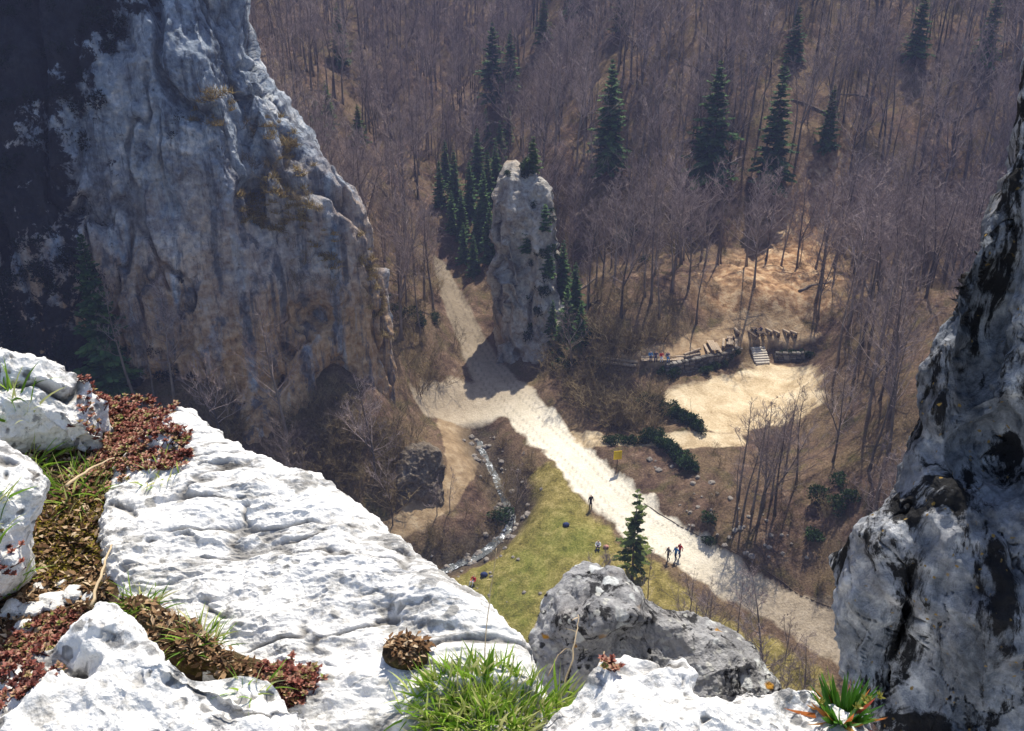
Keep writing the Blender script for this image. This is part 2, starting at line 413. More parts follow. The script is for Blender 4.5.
def ground_material():
    k = NT('ground'); co = k.coord()
    nA = k.noise(co, .12, 6, .6); nB = k.noise(co, .9, 8, .65); nC = k.noise(co, 5.0, 6, .7); nD = k.noise(co, .35, 5, .6, .8)
    litter = k.ramp(k.math('ADD', k.math('MULTIPLY', nB, .6), k.math('MULTIPLY', nC, .4)),
                    [(.34, (.024, .017, .014)), (.45, (.075, .048, .036)), (.55, (.14, .090, .064)), (.66, (.29, .215, .16))])
    litter2 = k.ramp(nC, [(.3, (.06, .04, .025)), (.55, (.17, .12, .07)), (.75, (.32, .24, .15))])
    base = k.mix(k.ramp(nA, [(.40, 0.0), (.62, 1.0)]), litter, litter2)
    olive = k.ramp(nC, [(.3, (.03, .035, .010)), (.6, (.085, .085, .025)), (.8, (.17, .14, .06))])
    base = k.mix(k.math('MULTIPLY', k.ramp(nD, [(.52, 0.0), (.68, 1.0)]), .55), base, olive)
    # bare orange slope under the thin wood
    bare = k.ramp(nB, [(.36, (.13, .07, .035)), (.5, (.36, .215, .115)), (.62, (.58, .42, .26))])
    base = k.mix(k.math('MULTIPLY', k.attr('gap'), k.ramp(nD, [(.3, .35), (.55, 1.0)])), base, bare)
    dry = k.ramp(k.math('ADD', k.math('MULTIPLY', nB, .5), k.math('MULTIPLY', nC, .5)), [(.35, (.05, .04, .012)), (.5, (.20, .165, .05)), (.65, (.42, .34, .15))])
    green = k.ramp(k.math('ADD', k.math('MULTIPLY', nB, .5), k.math('MULTIPLY', nC, .5)), [(.35, (.045, .055, .012)), (.5, (.145, .155, .032)), (.65, (.30, .28, .09))])
    mead = k.mix(k.math('MULTIPLY', k.attr('core'), k.ramp(nD, [(.35, .35), (.6, 1.0)])), dry, green)
    def edge(a, w=.55): return k.ramp(k.math('ADD', k.attr(a), k.math('MULTIPLY', k.math('SUBTRACT', nB, .5), w)), [(.35, 0.0), (.65, 1.0)])
    c = k.mix(edge('meadow'), base, mead)
    tan = k.ramp(k.math('ADD', k.math('MULTIPLY', nD, .6), k.math('MULTIPLY', nC, .4)), [(.36, (.33, .24, .135)), (.5, (.56, .44, .28)), (.64, (.76, .65, .46))])
    c = k.mix(edge('sand'), c, tan); c = k.mix(k.math('MULTIPLY', edge('terr'), .9), c, k.ramp(nB, [(.3, (.22, .14, .075)), (.55, (.42, .30, .18)), (.75, (.56, .43, .28))]))
    c = k.mix(k.math('MULTIPLY', edge('path'), .9), c, tan)
    c = k.mix(k.math('MULTIPLY', edge('track'), .9), c, k.ramp(nB, [(.3, (.17, .115, .065)), (.55, (.33, .24, .145)), (.75, (.5, .40, .27))]))
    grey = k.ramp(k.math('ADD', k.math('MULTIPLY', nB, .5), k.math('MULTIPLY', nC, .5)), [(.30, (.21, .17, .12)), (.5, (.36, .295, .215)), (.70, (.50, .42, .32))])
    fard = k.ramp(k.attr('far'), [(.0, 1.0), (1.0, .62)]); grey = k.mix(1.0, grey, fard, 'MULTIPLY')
    pale = k.ramp(nB, [(.25, (.74, .67, .52)), (.7, (.86, .80, .67))])  # sun glare on the road, painted in as a paler gravel colour
    roadc = k.mix(k.attr('pale'), grey, pale)
    # wheel ruts
    rut = k.ramp(k.attr('rut'), [(.0, .62), (.5, 1.0)])
    roadc = k.mix(1.0, roadc, rut, 'MULTIPLY')
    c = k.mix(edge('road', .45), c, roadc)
    wet = k.ramp(nC, [(.35, (.025, .02, .014)), (.65, (.10, .085, .065))])
    c = k.mix(k.math('MULTIPLY', k.attr('bank'), .75), c, wet)
    k.color(c); k.b.inputs['Roughness'].default_value = .95; k.b.inputs['Specular IOR Level'].default_value = .1
    k.bump(k.math('ADD', nC, k.math('MULTIPLY', nB, 1.4)), .55, .25)
    return k.m
M_GROUND = ground_material()
dR, wR = dist_line(GXY, ROAD, ROADW)
rutn = fbm(np.column_stack([GXY * .2, np.zeros(len(GXY))]), 2, 71)
rut = np.minimum(np.abs(dR - .85 + rutn * .3), np.abs(dR - 1.7 + rutn * .5)) * 2.2
glarem = smooth(16, 3, dist_line(GXY, pline([(560,448),(600,487),(640,523)]))) * .9  # painted glare, fading out away from the bright stretch
dS, wS = dist_line(GXY, STREAM, STREAMW)
GA = dict(MK); GA['rut'] = np.clip(rut, 0, 1); GA['pale'] = glarem; GA['far'] = smooth(98, 122, GXY[:, 1]); GA['bank'] = smooth(2.6, .6, dS - wS + rutn) * (1 - MK['road'])
GN_ = vnormals(GV, GF, None)
def ground_piece(name, sel, kind='structure'):
    f = GF[sel]; used, inv = np.unique(f, return_inverse=True); f = inv.reshape(f.shape)
    me = mesh_np(name, GV[used], [f], M_GROUND, True, {k: a[used] for k, a in GA.items()})
    me.normals_split_custom_set_from_vertices([tuple(n) for n in GN_[used]])
    return tag(link(name, me), kind=kind)
fm = {k: a[GF].mean(1) for k, a in MK.items()}
lab = np.zeros(len(GF), int)
lab[fm['meadow'] > .5] = 1; lab[fm['sand'] > .5] = 2; lab[fm['terr'] > .5] = 3; lab[fm['path'] > .5] = 4; lab[fm['track'] > .5] = 5; lab[fm['road'] > .5] = 6
ground_piece('terrain', lab == 0); ground_piece('meadow', lab == 1); ground_piece('sand_clearing', lab == 2)
ground_piece('picnic_ground', lab == 3); ground_piece('sand_path', lab == 4); ground_piece('dirt_track', lab == 5); ground_piece('gravel_road', lab == 6)

# stream water: a ribbon that follows its bed
def stream():
    L = densify(STREAM, .25); W = np.interp(np.linspace(0, 1, len(L)), np.linspace(0, 1, len(STREAMW)), STREAMW)
    T = np.gradient(L, axis=0); T /= np.linalg.norm(T, axis=1, keepdims=True); Nn = np.column_stack([-T[:, 1], T[:, 0]])
    zc = np.array([gz(*p) for p in L]); zc = np.minimum.accumulate(np.convolve(np.pad(zc, 4, 'edge'), np.ones(9) / 9, 'valid')) + .16
    nc = 9; V = []
    for j in range(nc):
        o = (j / (nc - 1) * 2 - 1); jit = fbm(np.column_stack([L * 1.3, np.full(len(L), j * .0)]), 2, 8) * .35
        q = L + Nn * ((o * 1.15 + jit) * W)[:, None]
        V.append(np.column_stack([q, zc + fbm(np.column_stack([q * 2.4, zc * 0]), 3, 12) * .16 - .05 * abs(o)]))
    V = np.stack(V, 1).reshape(-1, 3); i = (np.arange(len(L) - 1)[:, None] * nc + np.arange(nc - 1)[None, :]).ravel()
    k = NT('stream_water'); co = k.coord(); n = k.noise(co, 1.5, 6, .7, 1.0); foam = k.ramp(n, [(.55, 0.0), (.63, 1.0)])
    k.color(k.mix(foam, (.035, .045, .05), (.80, .84, .88))); k.l(k.math('MULTIPLY_ADD', foam, .6), k.b.inputs['Roughness'])
    k.b.inputs['Specular IOR Level'].default_value = .5; k.bump(k.noise(co, 6, 4), .6, .1)
    return tag(link('stream_water', mesh_np('stream_water', V, [np.stack([i, i + 1, i + nc + 1, i + nc], 1)], k.m)), kind='structure')
stream()

# ------------------------------------------------------------------ rock builder: a closed, outlined, broken rock body
def rock(name, outline, anchor, normal, front, back, mat, nf=3.0, nb=2.0, nth=500, nr=200, nrb=24, stages=(), feats=None, sink=None, world=None, attrs=None, corner=1, tweak=None, recalc=False):
    """outline: pixels laid onto the plane through anchor (pixel, pixel, distance) with the given normal, or world points (world=True)"""
    n = np.array(normal, float); n /= np.linalg.norm(n)
    P0 = np.array(anchor, float) if world else at_depth(*anchor)
    e1 = np.cross([0, 0, 1], n); e1 = e1 / np.linalg.norm(e1) if np.linalg.norm(e1) > 1e-3 else np.array([1., 0, 0]); e2 = np.cross(n, e1)
    if world: Q = np.array(outline, float)
    else:
        Q = []
        for u, v in outline:
            r = ray(u, v); t = ((P0 - [0, 0, CZ]) @ n) / (r @ n); Q.append(np.array([0, 0, CZ]) + r * t)
        Q = np.array(Q)
    A = np.column_stack([(Q - P0) @ e1, (Q - P0) @ e2]); A = chaikin(A, corner, True)
    cl = np.vstack([A, A[:1]]); s = np.concatenate([[0], np.cumsum(np.linalg.norm(np.diff(cl, axis=0), axis=1))])
    tt = np.linspace(0, s[-1], nth, endpoint=False); A = np.column_stack([np.interp(tt, s, cl[:, 0]), np.interp(tt, s, cl[:, 1])])
    ar = (A[:, 0] * np.roll(A[:, 1], -1) - np.roll(A[:, 0], -1) * A[:, 1])
    if ar.sum() < 0: A = A[::-1]
    c = A.mean(0); rad = np.linalg.norm(A - c, axis=1).mean()
    ph = np.linspace(0, math.pi / 2, 4000); rho = np.sin(ph) ** (2 / nf); h = np.cos(ph) ** (2 / nf)
    sl = np.concatenate([[0], np.cumsum(np.hypot(np.diff(rho) * rad, np.diff(h) * front))]); tq = np.linspace(0, sl[-1], nr + 1)[1:]
    prof = [(np.interp(t, sl, rho), np.interp(t, sl, h) * front) for t in tq]
    ph = np.linspace(0, math.pi / 2, nrb + 1)[1:-1]
    prof += [(math.cos(p) ** (2 / nb), -back * math.sin(p) ** (2 / nb)) for p in ph]
    V = [np.array([[c[0], c[1], front]])]
    for rr, hh in prof: V.append(np.column_stack([c + rr * (A - c), np.full(nth, hh)]))
    V.append(np.array([[c[0], c[1], -back]])); L = np.vstack(V)
    m = len(prof); j = np.arange(nth); jn = (j + 1) % nth
    tris = [np.stack([np.zeros(nth, int), 1 + j, 1 + jn], 1), np.stack([np.full(nth, 1 + m * nth), 1 + (m - 1) * nth + jn, 1 + (m - 1) * nth + j], 1)]
    quads = np.vstack([np.stack([1 + k * nth + j, 1 + (k + 1) * nth + j, 1 + (k + 1) * nth + jn, 1 + k * nth + jn], 1) for k in range(m - 1)])
    tris = np.vstack(tris)
    X = P0 + L[:, :1] * e1 + L[:, 1:2] * e2 + L[:, 2:] * n
    at = {}
    if feats:
        for (u, v, rx, ry, amp) in feats:   # hollows and bulges, placed where they stand on the face
            r = ray(u, v); t = ((P0 - [0, 0, CZ]) @ n) / (r @ n); q = np.array([0, 0, CZ]) + r * t
            qa, qb = (q - P0) @ e1, (q - P0) @ e2; sc = t / FPX
            g = np.exp(-(((L[:, 0] - qa) / (rx * sc)) ** 2 + ((L[:, 1] - qb) / (ry * sc)) ** 2)) * (L[:, 2] > -back * .15)
            X = X + n * (amp * g)[:, None]
    N = vnormals(X, quads, tris)
    for q, st in enumerate(stages):
        if q == 1 and recalc: N = vnormals(X, quads, tris)
        d, extra = st(X)
        X = X + N * d[:, None]
        for kk, vv in extra.items(): at[kk] = np.maximum(at.get(kk, 0), vv)
    if sink:
        z0, f = sink; X[:, 2] = np.where(X[:, 2] < z0, z0 - (z0 - X[:, 2]) * f, X[:, 2])
    if tweak: X = tweak(X)
    if attrs: at.update(attrs(X, L))
    org = X.mean(0)
    me = mesh_np(name, X - org, [quads, tris], mat, True, at)
    o = link(name, me, loc=tuple(org))
    o['_n'] = 0; del o['_n']
    bv = BVHTree.FromPolygons([tuple(p) for p in X], [tuple(f) for f in quads] + [tuple(f) for f in tris])
    return o, bv
def st_fbm(scale, amp, oct=4, seed=0, an=(1, 1, 1)):
    an = np.array(an, float)
    return lambda X: (fbm(X * scale * an, oct, seed) * amp, {})
def st_rdg(scale, amp, oct=4, seed=0, an=(1, 1, 1)):
    an = np.array(an, float)
    return lambda X: ((ridged(X * scale * an, oct, seed) - 1.15) * amp, {})
def st_fac(scale, amp, seed=0, an=(1, 1, 1), crack=0.0, cw=.06, warp=.35, tilt=.7):
    an = np.array(an, float)
    def f(X):
        Q = X * scale * an; Q = Q + warp * np.column_stack([fbm(Q * 1.3, 3, seed + 1), fbm(Q * 1.3, 3, seed + 2), fbm(Q * 1.3, 3, seed + 3)])
        v, e = facets(Q, seed, tilt); cr = smooth(cw, 0, e)
        return v * amp - cr * crack, ({'crack': cr} if crack else {})
    return f

def st_crack(scale, amp, seed=0, an=(1, 1, 1), th=.80, dirt=1.0):
    an = np.array(an, float)
    def f(X):
        Q = X * scale * an; Q = Q + .35 * np.column_stack([perlin(Q * 1.7, seed + 1), perlin(Q * 1.7, seed + 2), perlin(Q * 1.7, seed + 3)])
        c = smooth(th, 1.0, 1 - 2.2 * np.abs(perlin(Q, seed))) * smooth(-.08, .12, perlin(Q * .6, seed + 5))
        return -amp * c, {'crack': c * dirt}
    return f
def st_pits(scale, amp, seed=0, an=(1, 1, 1), dirt=.9):
    an = np.array(an, float)
    def f(X):
        Q = X * scale * an; Q = Q + .3 * np.column_stack([perlin(Q * 1.3, seed + 1), perlin(Q * 1.3, seed + 2), perlin(Q * 1.3, seed + 3)])
        n = perlin(Q, seed + 9); c = smooth(.30, .48, n) * smooth(-.15, .15, perlin(Q * .22, seed + 5))
        return -amp * c, {'crack': c * dirt}
    return f
def rock_material(name, stops, sc=1.0, stain=(.56, .66), stain_col=(.02, .02, .022), stain_scale=1.2, stain_amt=.9, spots=None, ochre=0.0, streak=None, bump=.6, bdist=.02, grain=40, shade_attr=False, rot=(0, 0, 0), an=(1, 1, 1), crackdirt=.5):
    k = NT(name); co = k.coord(); ca = k.coord(an, rot)
    n1 = k.noise(ca, 1.6 * sc, 10, .68, .4); n2 = k.noise(co, 9 * sc, 8, .7); ng = k.noise(co, grain * sc, 5, .65)
    f = k.math('ADD', k.math('MULTIPLY', n1, .55), k.math('MULTIPLY', n2, .45))
    c = k.ramp(f, stops)
    if ochre:
        on = k.ramp(k.noise(co, .8 * sc, 6, .6, .5), [(.52, 0.0), (.68, 1.0)])
        c = k.mix(k.math('MULTIPLY', on, ochre), c, (.38, .24, .11))
    if streak:   # run-off streaks down the face
        s1 = k.noise(k.coord(streak), 1.0, 7, .68, .25); s2 = k.noise(k.coord(tuple(x * .45 for x in streak)), 1.0, 5, .6, .2)
        c = k.mix(k.math('MULTIPLY', k.ramp(s2, [(.36, 0.0), (.48, 1.0)]), k.math('MULTIPLY', k.attr('warm'), .95)), c, k.ramp(n2, [(.35, (.36, .20, .085)), (.65, (.74, .50, .28))]))
        c = k.mix(k.math('MULTIPLY', k.ramp(s1, [(.50, 0.0), (.60, 1.0)]), .8), c, k.ramp(n2, [(.35, (.05, .058, .075)), (.65, (.15, .17, .21))]))
        c = k.mix(k.math('MULTIPLY', k.ramp(s1, [(.32, 1.0), (.42, 0.0)]), .6), c, (.58, .58, .57))
    sn = k.math('ADD', k.math('MULTIPLY', k.noise(ca, stain_scale, 9, .70, .6), .9), k.math('MULTIPLY', k.noise(co, stain_scale * 7, 6, .7), .1))
    if shade_attr:  # painted shade mask pushes the stain towards full cover
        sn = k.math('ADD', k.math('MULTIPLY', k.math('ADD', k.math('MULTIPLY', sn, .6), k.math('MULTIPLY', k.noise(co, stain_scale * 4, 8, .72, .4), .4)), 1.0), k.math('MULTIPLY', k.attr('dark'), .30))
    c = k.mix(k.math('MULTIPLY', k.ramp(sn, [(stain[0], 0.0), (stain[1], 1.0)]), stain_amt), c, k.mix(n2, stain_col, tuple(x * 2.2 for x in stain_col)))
    if spots:
        for (scale, thr, col, seed) in spots:   # lichen rosettes
            mp = k.n('ShaderNodeVectorMath', operation='ADD'); k.l(co, mp.inputs[0]); mp.inputs[1].default_value = (seed, seed * .7, seed * .3)
            wv = k.n('ShaderNodeVectorMath', operation='ADD'); nn = k.n('ShaderNodeTexNoise'); k.l(mp.outputs[0], nn.inputs['Vector']); nn.inputs['Scale'].default_value = scale * 2
            ml = k.n('ShaderNodeVectorMath', operation='SCALE'); k.l(nn.outputs['Color'], ml.inputs[0]); ml.inputs['Scale'].default_value = .5 / scale
            k.l(mp.outputs[0], wv.inputs[0]); k.l(ml.outputs[0], wv.inputs[1])
            vd = k.voro(wv.outputs[0], scale); gate = k.ramp(k.noise(mp.outputs[0], scale * .35, 3), [(.45, 0.0), (.55, 1.0)])
            c = k.mix(k.math('MULTIPLY', k.ramp(vd, [(thr, 1.0), (thr + .06, 0.0)]), gate), c, col)
    c = k.mix(k.math('MULTIPLY', k.attr('crack'), crackdirt), c, (.035, .026, .018))
    c = k.mix(k.math('MULTIPLY', k.ramp(ng, [(.62, 0.0), (.72, 1.0)]), .35), c, (.06, .06, .06))
    k.color(c); k.b.inputs['Roughness'].default_value = .92; k.b.inputs['Specular IOR Level'].default_value = .15
    h = k.math('ADD', k.math('MULTIPLY', n1, 1.4), k.math('ADD', k.math('MULTIPLY', n2, .6), k.math('MULTIPLY', ng, .22)))
    k.bump(h, bump, bdist)
    return k.m

# ------------------------------------------------------------------ the great cliff on the left
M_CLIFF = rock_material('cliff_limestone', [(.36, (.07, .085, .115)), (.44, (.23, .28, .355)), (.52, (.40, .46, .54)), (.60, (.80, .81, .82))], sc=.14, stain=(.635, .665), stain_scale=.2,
                        stain_col=(.010, .010, .011), stain_amt=.96, streak=(.8, .8, .05), bump=1.0, bdist=.9, grain=16, shade_attr=True, ochre=.3, crackdirt=.35)  # the near-black stain also paints the deep shade of the face
def cliff_attrs(X, L):
    z = X[:, 2]; u, v, d = px((X[:, 0], X[:, 1], z))
    w = fbm(X * .12, 4, 77)
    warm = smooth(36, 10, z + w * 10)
    # deep shade painted near-black: the upper left of the face and the foot of the wall (in metres along the face)
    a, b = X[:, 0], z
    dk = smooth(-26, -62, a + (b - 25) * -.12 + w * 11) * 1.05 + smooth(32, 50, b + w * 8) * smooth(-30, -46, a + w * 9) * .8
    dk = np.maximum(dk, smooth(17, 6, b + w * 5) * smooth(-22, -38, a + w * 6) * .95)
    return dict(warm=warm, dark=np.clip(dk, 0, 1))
cliff_out = [(-170,-170),(120,-190),(238,-120),(248,-40),(257,10),(268,52),(288,80),(303,100),(318,135),(338,170),(352,205),(366,240),(378,280),(384,310),(394,345),(397,380),(400,430),(396,500),(330,560),(200,570),(60,570),(-170,570)]
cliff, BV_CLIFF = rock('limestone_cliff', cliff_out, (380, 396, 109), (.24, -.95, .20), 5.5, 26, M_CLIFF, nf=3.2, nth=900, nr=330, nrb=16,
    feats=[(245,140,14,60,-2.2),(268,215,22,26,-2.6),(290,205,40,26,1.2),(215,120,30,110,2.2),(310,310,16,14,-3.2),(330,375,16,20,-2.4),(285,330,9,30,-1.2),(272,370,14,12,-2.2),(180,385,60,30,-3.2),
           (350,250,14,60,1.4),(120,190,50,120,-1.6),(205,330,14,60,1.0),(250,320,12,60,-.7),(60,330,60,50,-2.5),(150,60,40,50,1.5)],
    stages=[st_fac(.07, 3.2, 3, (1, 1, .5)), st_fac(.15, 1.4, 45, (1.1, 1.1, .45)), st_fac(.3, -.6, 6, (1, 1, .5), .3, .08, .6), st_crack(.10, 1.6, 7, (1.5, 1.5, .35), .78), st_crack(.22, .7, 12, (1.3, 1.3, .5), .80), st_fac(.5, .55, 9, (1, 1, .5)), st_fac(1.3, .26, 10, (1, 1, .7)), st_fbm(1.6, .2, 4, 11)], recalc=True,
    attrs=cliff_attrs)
tag(cliff, 'huge pale grey limestone cliff streaked with rust, black at its shaded end', 'cliff')

# ------------------------------------------------------------------ rock pillar by the road
M_PILLAR = rock_material('pillar_limestone', [(.34, (.10, .09, .075)), (.44, (.29, .265, .235)), (.53, (.48, .45, .40)), (.64, (.70, .67, .62))], sc=.22, stain=(.58, .64), stain_scale=.5, stain_amt=.7, bump=1.0, bdist=.5, grain=16, ochre=.5)
pil_out = [(503,176),(512,168),(522,171),(530,165),(540,172),(549,190),(556,212),(553,236),(558,262),(556,300),(566,340),(580,400),(528,440),(496,420),(484,360),(488,335),(484,312),(496,292),(489,270),(498,248),(492,226),(500,202)]
pillar, BV_PILLAR = rock('rock_pillar', pil_out, (522, 340, 126), (-.10, -.97, .20), 3.0, 10, M_PILLAR, nf=2.4, nth=420, nr=170, nrb=12,
    feats=[(500,300,6,40,-.9),(530,250,8,60,-1.0),(512,230,10,20,.9)],
    stages=[st_fac(.13, 2.6, 28, (1, 1, .45)), st_fac(.3, 1.3, 22, (1, 1, .5)), st_crack(.16, 1.6, 25, (1.5, 1.5, .3), .76), st_fac(.8, .5, 23, (1, 1, .7)), st_fbm(1.3, .3, 4, 24)], recalc=True)
tag(pillar, 'tall narrow rock pillar standing beside the bend of the gravel road', 'rock')
M_CRAG = rock_material('crag_rock', [(.34, (.045, .036, .028)), (.46, (.13, .105, .08)), (.56, (.24, .20, .155)), (.68, (.46, .42, .36))], sc=.4, stain=(.55, .62), stain_scale=.7, bump=1.0, bdist=.4, grain=16, ochre=.4)
# small crag above the side track
crag, BV_CRAG = rock('rock_crag', [(402,456),(412,446),(426,444),(440,446),(448,458),(449,480),(444,520),(418,540),(396,530),(398,490)], (428, 470, 101), (.35, -.86, .36), .9, 5, M_CRAG, nf=3.2, nth=260, nr=80, nrb=10,
    stages=[st_fac(.4, .8, 31, (1, 1, .6)), st_fac(1.1, .3, 32), st_fbm(2.2, .14, 3, 33)])
tag(crag, 'small blunt rock crag above the dirt track, pale on its top', 'rock')

# ------------------------------------------------------------------ the ledge we stand on
WHITE = [(.33, (.15, .145, .14)), (.41, (.46, .45, .43)), (.47, (.78, .77, .75)), (.60, (.88, .87, .85))]
M_SLAB = rock_material('slab_limestone', WHITE, sc=2.6, stain=(.545, .60), stain_scale=9, stain_col=(.10, .095, .09), stain_amt=.7, bump=.9, bdist=.016, grain=30, rot=(0, 0, R(-35)), an=(.55, 1.8, 1), crackdirt=.7,
                       spots=[(16, .22, (.36, .35, .33), 3.1)])
M_WHITE = rock_material('ledge_limestone', WHITE, sc=3.0, stain=(.55, .61), stain_scale=8, stain_col=(.05, .048, .05), stain_amt=.7, bump=.9, bdist=.016, grain=30, ochre=.15, crackdirt=.8,
                        spots=[(20, .25, (.25, .245, .24), 1.7)])
M_GREY = rock_material('grey_lichen_rock', [(.34, (.07, .07, .074)), (.44, (.22, .22, .23)), (.55, (.38, .38, .39)), (.68, (.66, .66, .66))], sc=1.7, stain=(.54, .58), stain_scale=7.0, stain_col=(.012, .012, .014), stain_amt=.92, bump=1.0, bdist=.035, grain=26,
                       ochre=.22, spots=[(9, .26, (.58, .60, .60), 1.3), (22, .25, (.50, .50, .47), 5.2), (15, .16, (.012, .012, .014), 8.8), (7, .12, (.42, .22, .04), 12.3)], crackdirt=.8)
M_WALLROCK = rock_material('dark_wall_rock', [(.34, (.03, .034, .042)), (.43, (.13, .145, .17)), (.52, (.31, .33, .365)), (.62, (.74, .75, .76))], sc=1.5, stain=(.485, .53), stain_scale=3.4, stain_col=(.007, .007, .008), stain_amt=.97, bump=1.0, bdist=.05, grain=22,
                           ochre=.2, rot=(0, R(38), 0), an=(1.7, 1, .55), spots=[(26, .10, (.30, .20, .06), 6.1)], crackdirt=.85)
BVF = {}
mass, BVF['mass'] = rock('viewpoint_crag', [(-11,-8,54.4),(11,-8,54.4),(11,2.4,54.4),(2.6,2.4,54.4),(1.0,2.0,54.4),(.1,2.05,54.4),(-.6,2.5,54.4),(-1.3,3.1,54.4),(-4,3.2,54.4),(-11,2.6,54.4)], (0, 0, 54.4), (0.001, 0, 1), .22, 58, M_WHITE, nf=5, nb=9, nth=260, nr=60, nrb=60, world=True,
    stages=[st_fac(.5, .25, 41), st_fac(1.6, .08, 42)])
tag(mass, 'the sheer limestone crag under the ledge at the bottom of the picture', 'cliff')
k = NT('ledge_soil'); co = k.coord(); n1 = k.noise(co, 9, 8, .7); n2 = k.noise(co, 45, 6, .7); n3 = k.noise(co, 3.5, 5, .6)
c = k.ramp(k.math('ADD', k.math('MULTIPLY', n1, .5), k.math('MULTIPLY', n2, .5)), [(.32, (.018, .012, .008)), (.5, (.07, .045, .026)), (.68, (.22, .16, .10))])
c = k.mix(k.math('MULTIPLY', k.ramp(n3, [(.5, 0.0), (.62, 1.0)]), .75), c, k.ramp(n2, [(.35, (.05, .04, .006)), (.65, (.17, .13, .02))]))
k.color(c); k.bump(k.math('ADD', n1, n2), 1.0, .02); M_SOIL = k.m
soil, BVF['soil'] = rock('ledge_soil', [(-90,392),(30,392),(110,408),(168,420),(190,446),(150,520),(150,600),(250,640),(330,700),(340,780),(-90,780)], (90, 520, 2.78), (-.02, -.12, .99), .06, .8, M_SOIL, nf=5, nth=420, nr=170, nrb=10,
    stages=[st_fbm(4, .03, 4, 51), st_fbm(18, .012, 4, 52)])
tag(soil, kind='structure')
slab_out = [(138,462),(150,444),(166,432),(184,428),(198,430),(208,438),(216,442),(234,458),(255,474),(290,486),(328,490),(348,500),(372,512),(396,532),(420,556),(438,578),(448,598),(470,612),(500,626),(522,645),(538,660),(545,690),(530,790),(330,800),(240,730),(180,672),(140,632),(114,596),(106,560),(106,520),(116,490)]
slab, BVF['slab'] = rock('limestone_slab', slab_out, (300, 590, 2.52), (-.10, -.16, .98), .13, .9, M_SLAB, nf=5.5, nth=1000, nr=330, nrb=14,
    feats=[(360,600,60,50,.03),(405,652,22,18,-.02),(190,640,60,22,-.03),(265,685,40,14,-.02),(380,560,20,60,-.015),(460,640,60,26,.05),(300,530,120,30,.015)],
    stages=[st_fbm(1.6, .05, 3, 62), st_fac(2.2, .03, 67, (.7, 1.3, 1), 0, .1, .8), st_fbm(4.5, .02, 3, 66), st_crack(2.2, .03, 68, (.6, 1.5, 1), .86), st_fac(7, .014, 63, (.6, 1.4, 1), 0, .10, .8), st_crack(6, .012, 69, (.6, 1.6, 1), .84), st_fac(18, .012, 64, (.55, 1.6, 1), 0, .1, .8), st_pits(15, .012, 165, (.6, 1.4, 1), .8), st_pits(34, .006, 166, (.6, 1.4, 1), .7), st_fbm(26, .008, 5, 65)])
tag(slab, 'broad bright white limestone slab with sharp edge above the drop', 'rock')
b1, BVF['b1'] = rock('limestone_boulder', [(-30,392),(0,379),(18,368),(44,359),(68,370),(88,384),(100,404),(103,436),(100,462),(84,452),(64,448),(30,446),(-30,452)], (50, 410, 2.95), (.25, -.72, .65), .14, .40, M_WHITE, nf=2.6, nth=520, nr=200, nrb=18,
    stages=[st_fac(2.6, .11, 71), st_fbm(5, .03, 4, 72), st_crack(3, .03, 73, (1, 1, 1), .84), st_fac(8, .035, 74), st_fac(19, .015, 75), st_pits(16, .012, 175), st_pits(34, .006, 275), st_fbm(32, .008, 4, 76)])
tag(b1, 'peaked white boulder behind the red stonecrop, dark hollow on its side', 'rock')
b2, BVF['b2'] = rock('limestone_boulder', [(-40,470),(0,458),(26,458),(44,470),(54,490),(54,516),(44,536),(28,552),(12,572),(-40,590)], (10, 520, 2.42), (.35, -.5, .79), .11, .34, M_WHITE, nf=2.2, nth=420, nr=160, nrb=16,
    stages=[st_fac(2.6, .11, 81), st_fbm(5, .03, 4, 82), st_crack(3, .03, 83, (1, 1, 1), .84), st_fac(8, .035, 84), st_fac(19, .015, 85), st_pits(16, .012, 185), st_pits(34, .006, 285), st_fbm(32, .008, 4, 86)])
tag(b2, 'rounded pale grey boulder cut by the left edge, moss along its foot', 'rock')
b3, BVF['b3'] = rock('limestone_boulder', [(-40,690),(30,684),(58,664),(80,636),(100,614),(120,612),(140,630),(156,650),(185,672),(214,676),(262,684),(300,696),(322,716),(330,760),(320,800),(-40,800)], (140, 700, 1.98), (-.05, -.30, .95), .10, .5, M_WHITE, nf=3.6, nth=640, nr=240, nrb=14,
    feats=[(76,690,26,16,-.16),(250,706,40,14,-.04),(180,690,30,12,.03)],
    stages=[st_fac(2.6, .11, 86), st_fbm(5, .03, 4, 87), st_crack(3, .03, 88, (1, 1, 1), .84), st_fac(8, .035, 89), st_fac(19, .015, 90), st_pits(16, .012, 190), st_pits(34, .006, 290), st_fbm(32, .008, 4, 91)])
tag(b3, 'lumpy white rock with a dark hollow below the soil pocket', 'rock')
b5, BVF['b5'] = rock('grey_boulder', [(535,662),(538,632),(545,606),(556,588),(572,572),(592,562),(610,570),(632,588),(660,602),(690,612),(720,622),(742,632),(756,646),(766,664),(784,688),(790,730),(700,760),(560,740)], (650, 645, 4.6), (.06, -.80, .60), .34, 1.3, M_GREY, nf=2.8, nth=760, nr=280, nrb=24,
    feats=[(600,610,40,20,.12),(572,600,9,9,-.06),(660,650,50,30,-.05)],
    stages=[st_fac(1.1, .16, 97), st_fac(2.6, .08, 92), st_fac(4, -.03, 96, (1, 1, 1), .02, .08, .6), st_fbm(4, .03, 4, 93), st_fac(9, .022, 94), st_fbm(22, .012, 4, 95)], sink=(53.2, 60))
tag(b5, 'big grey lichened boulder, sharp crested, standing between slab and cliff wall', 'rock')
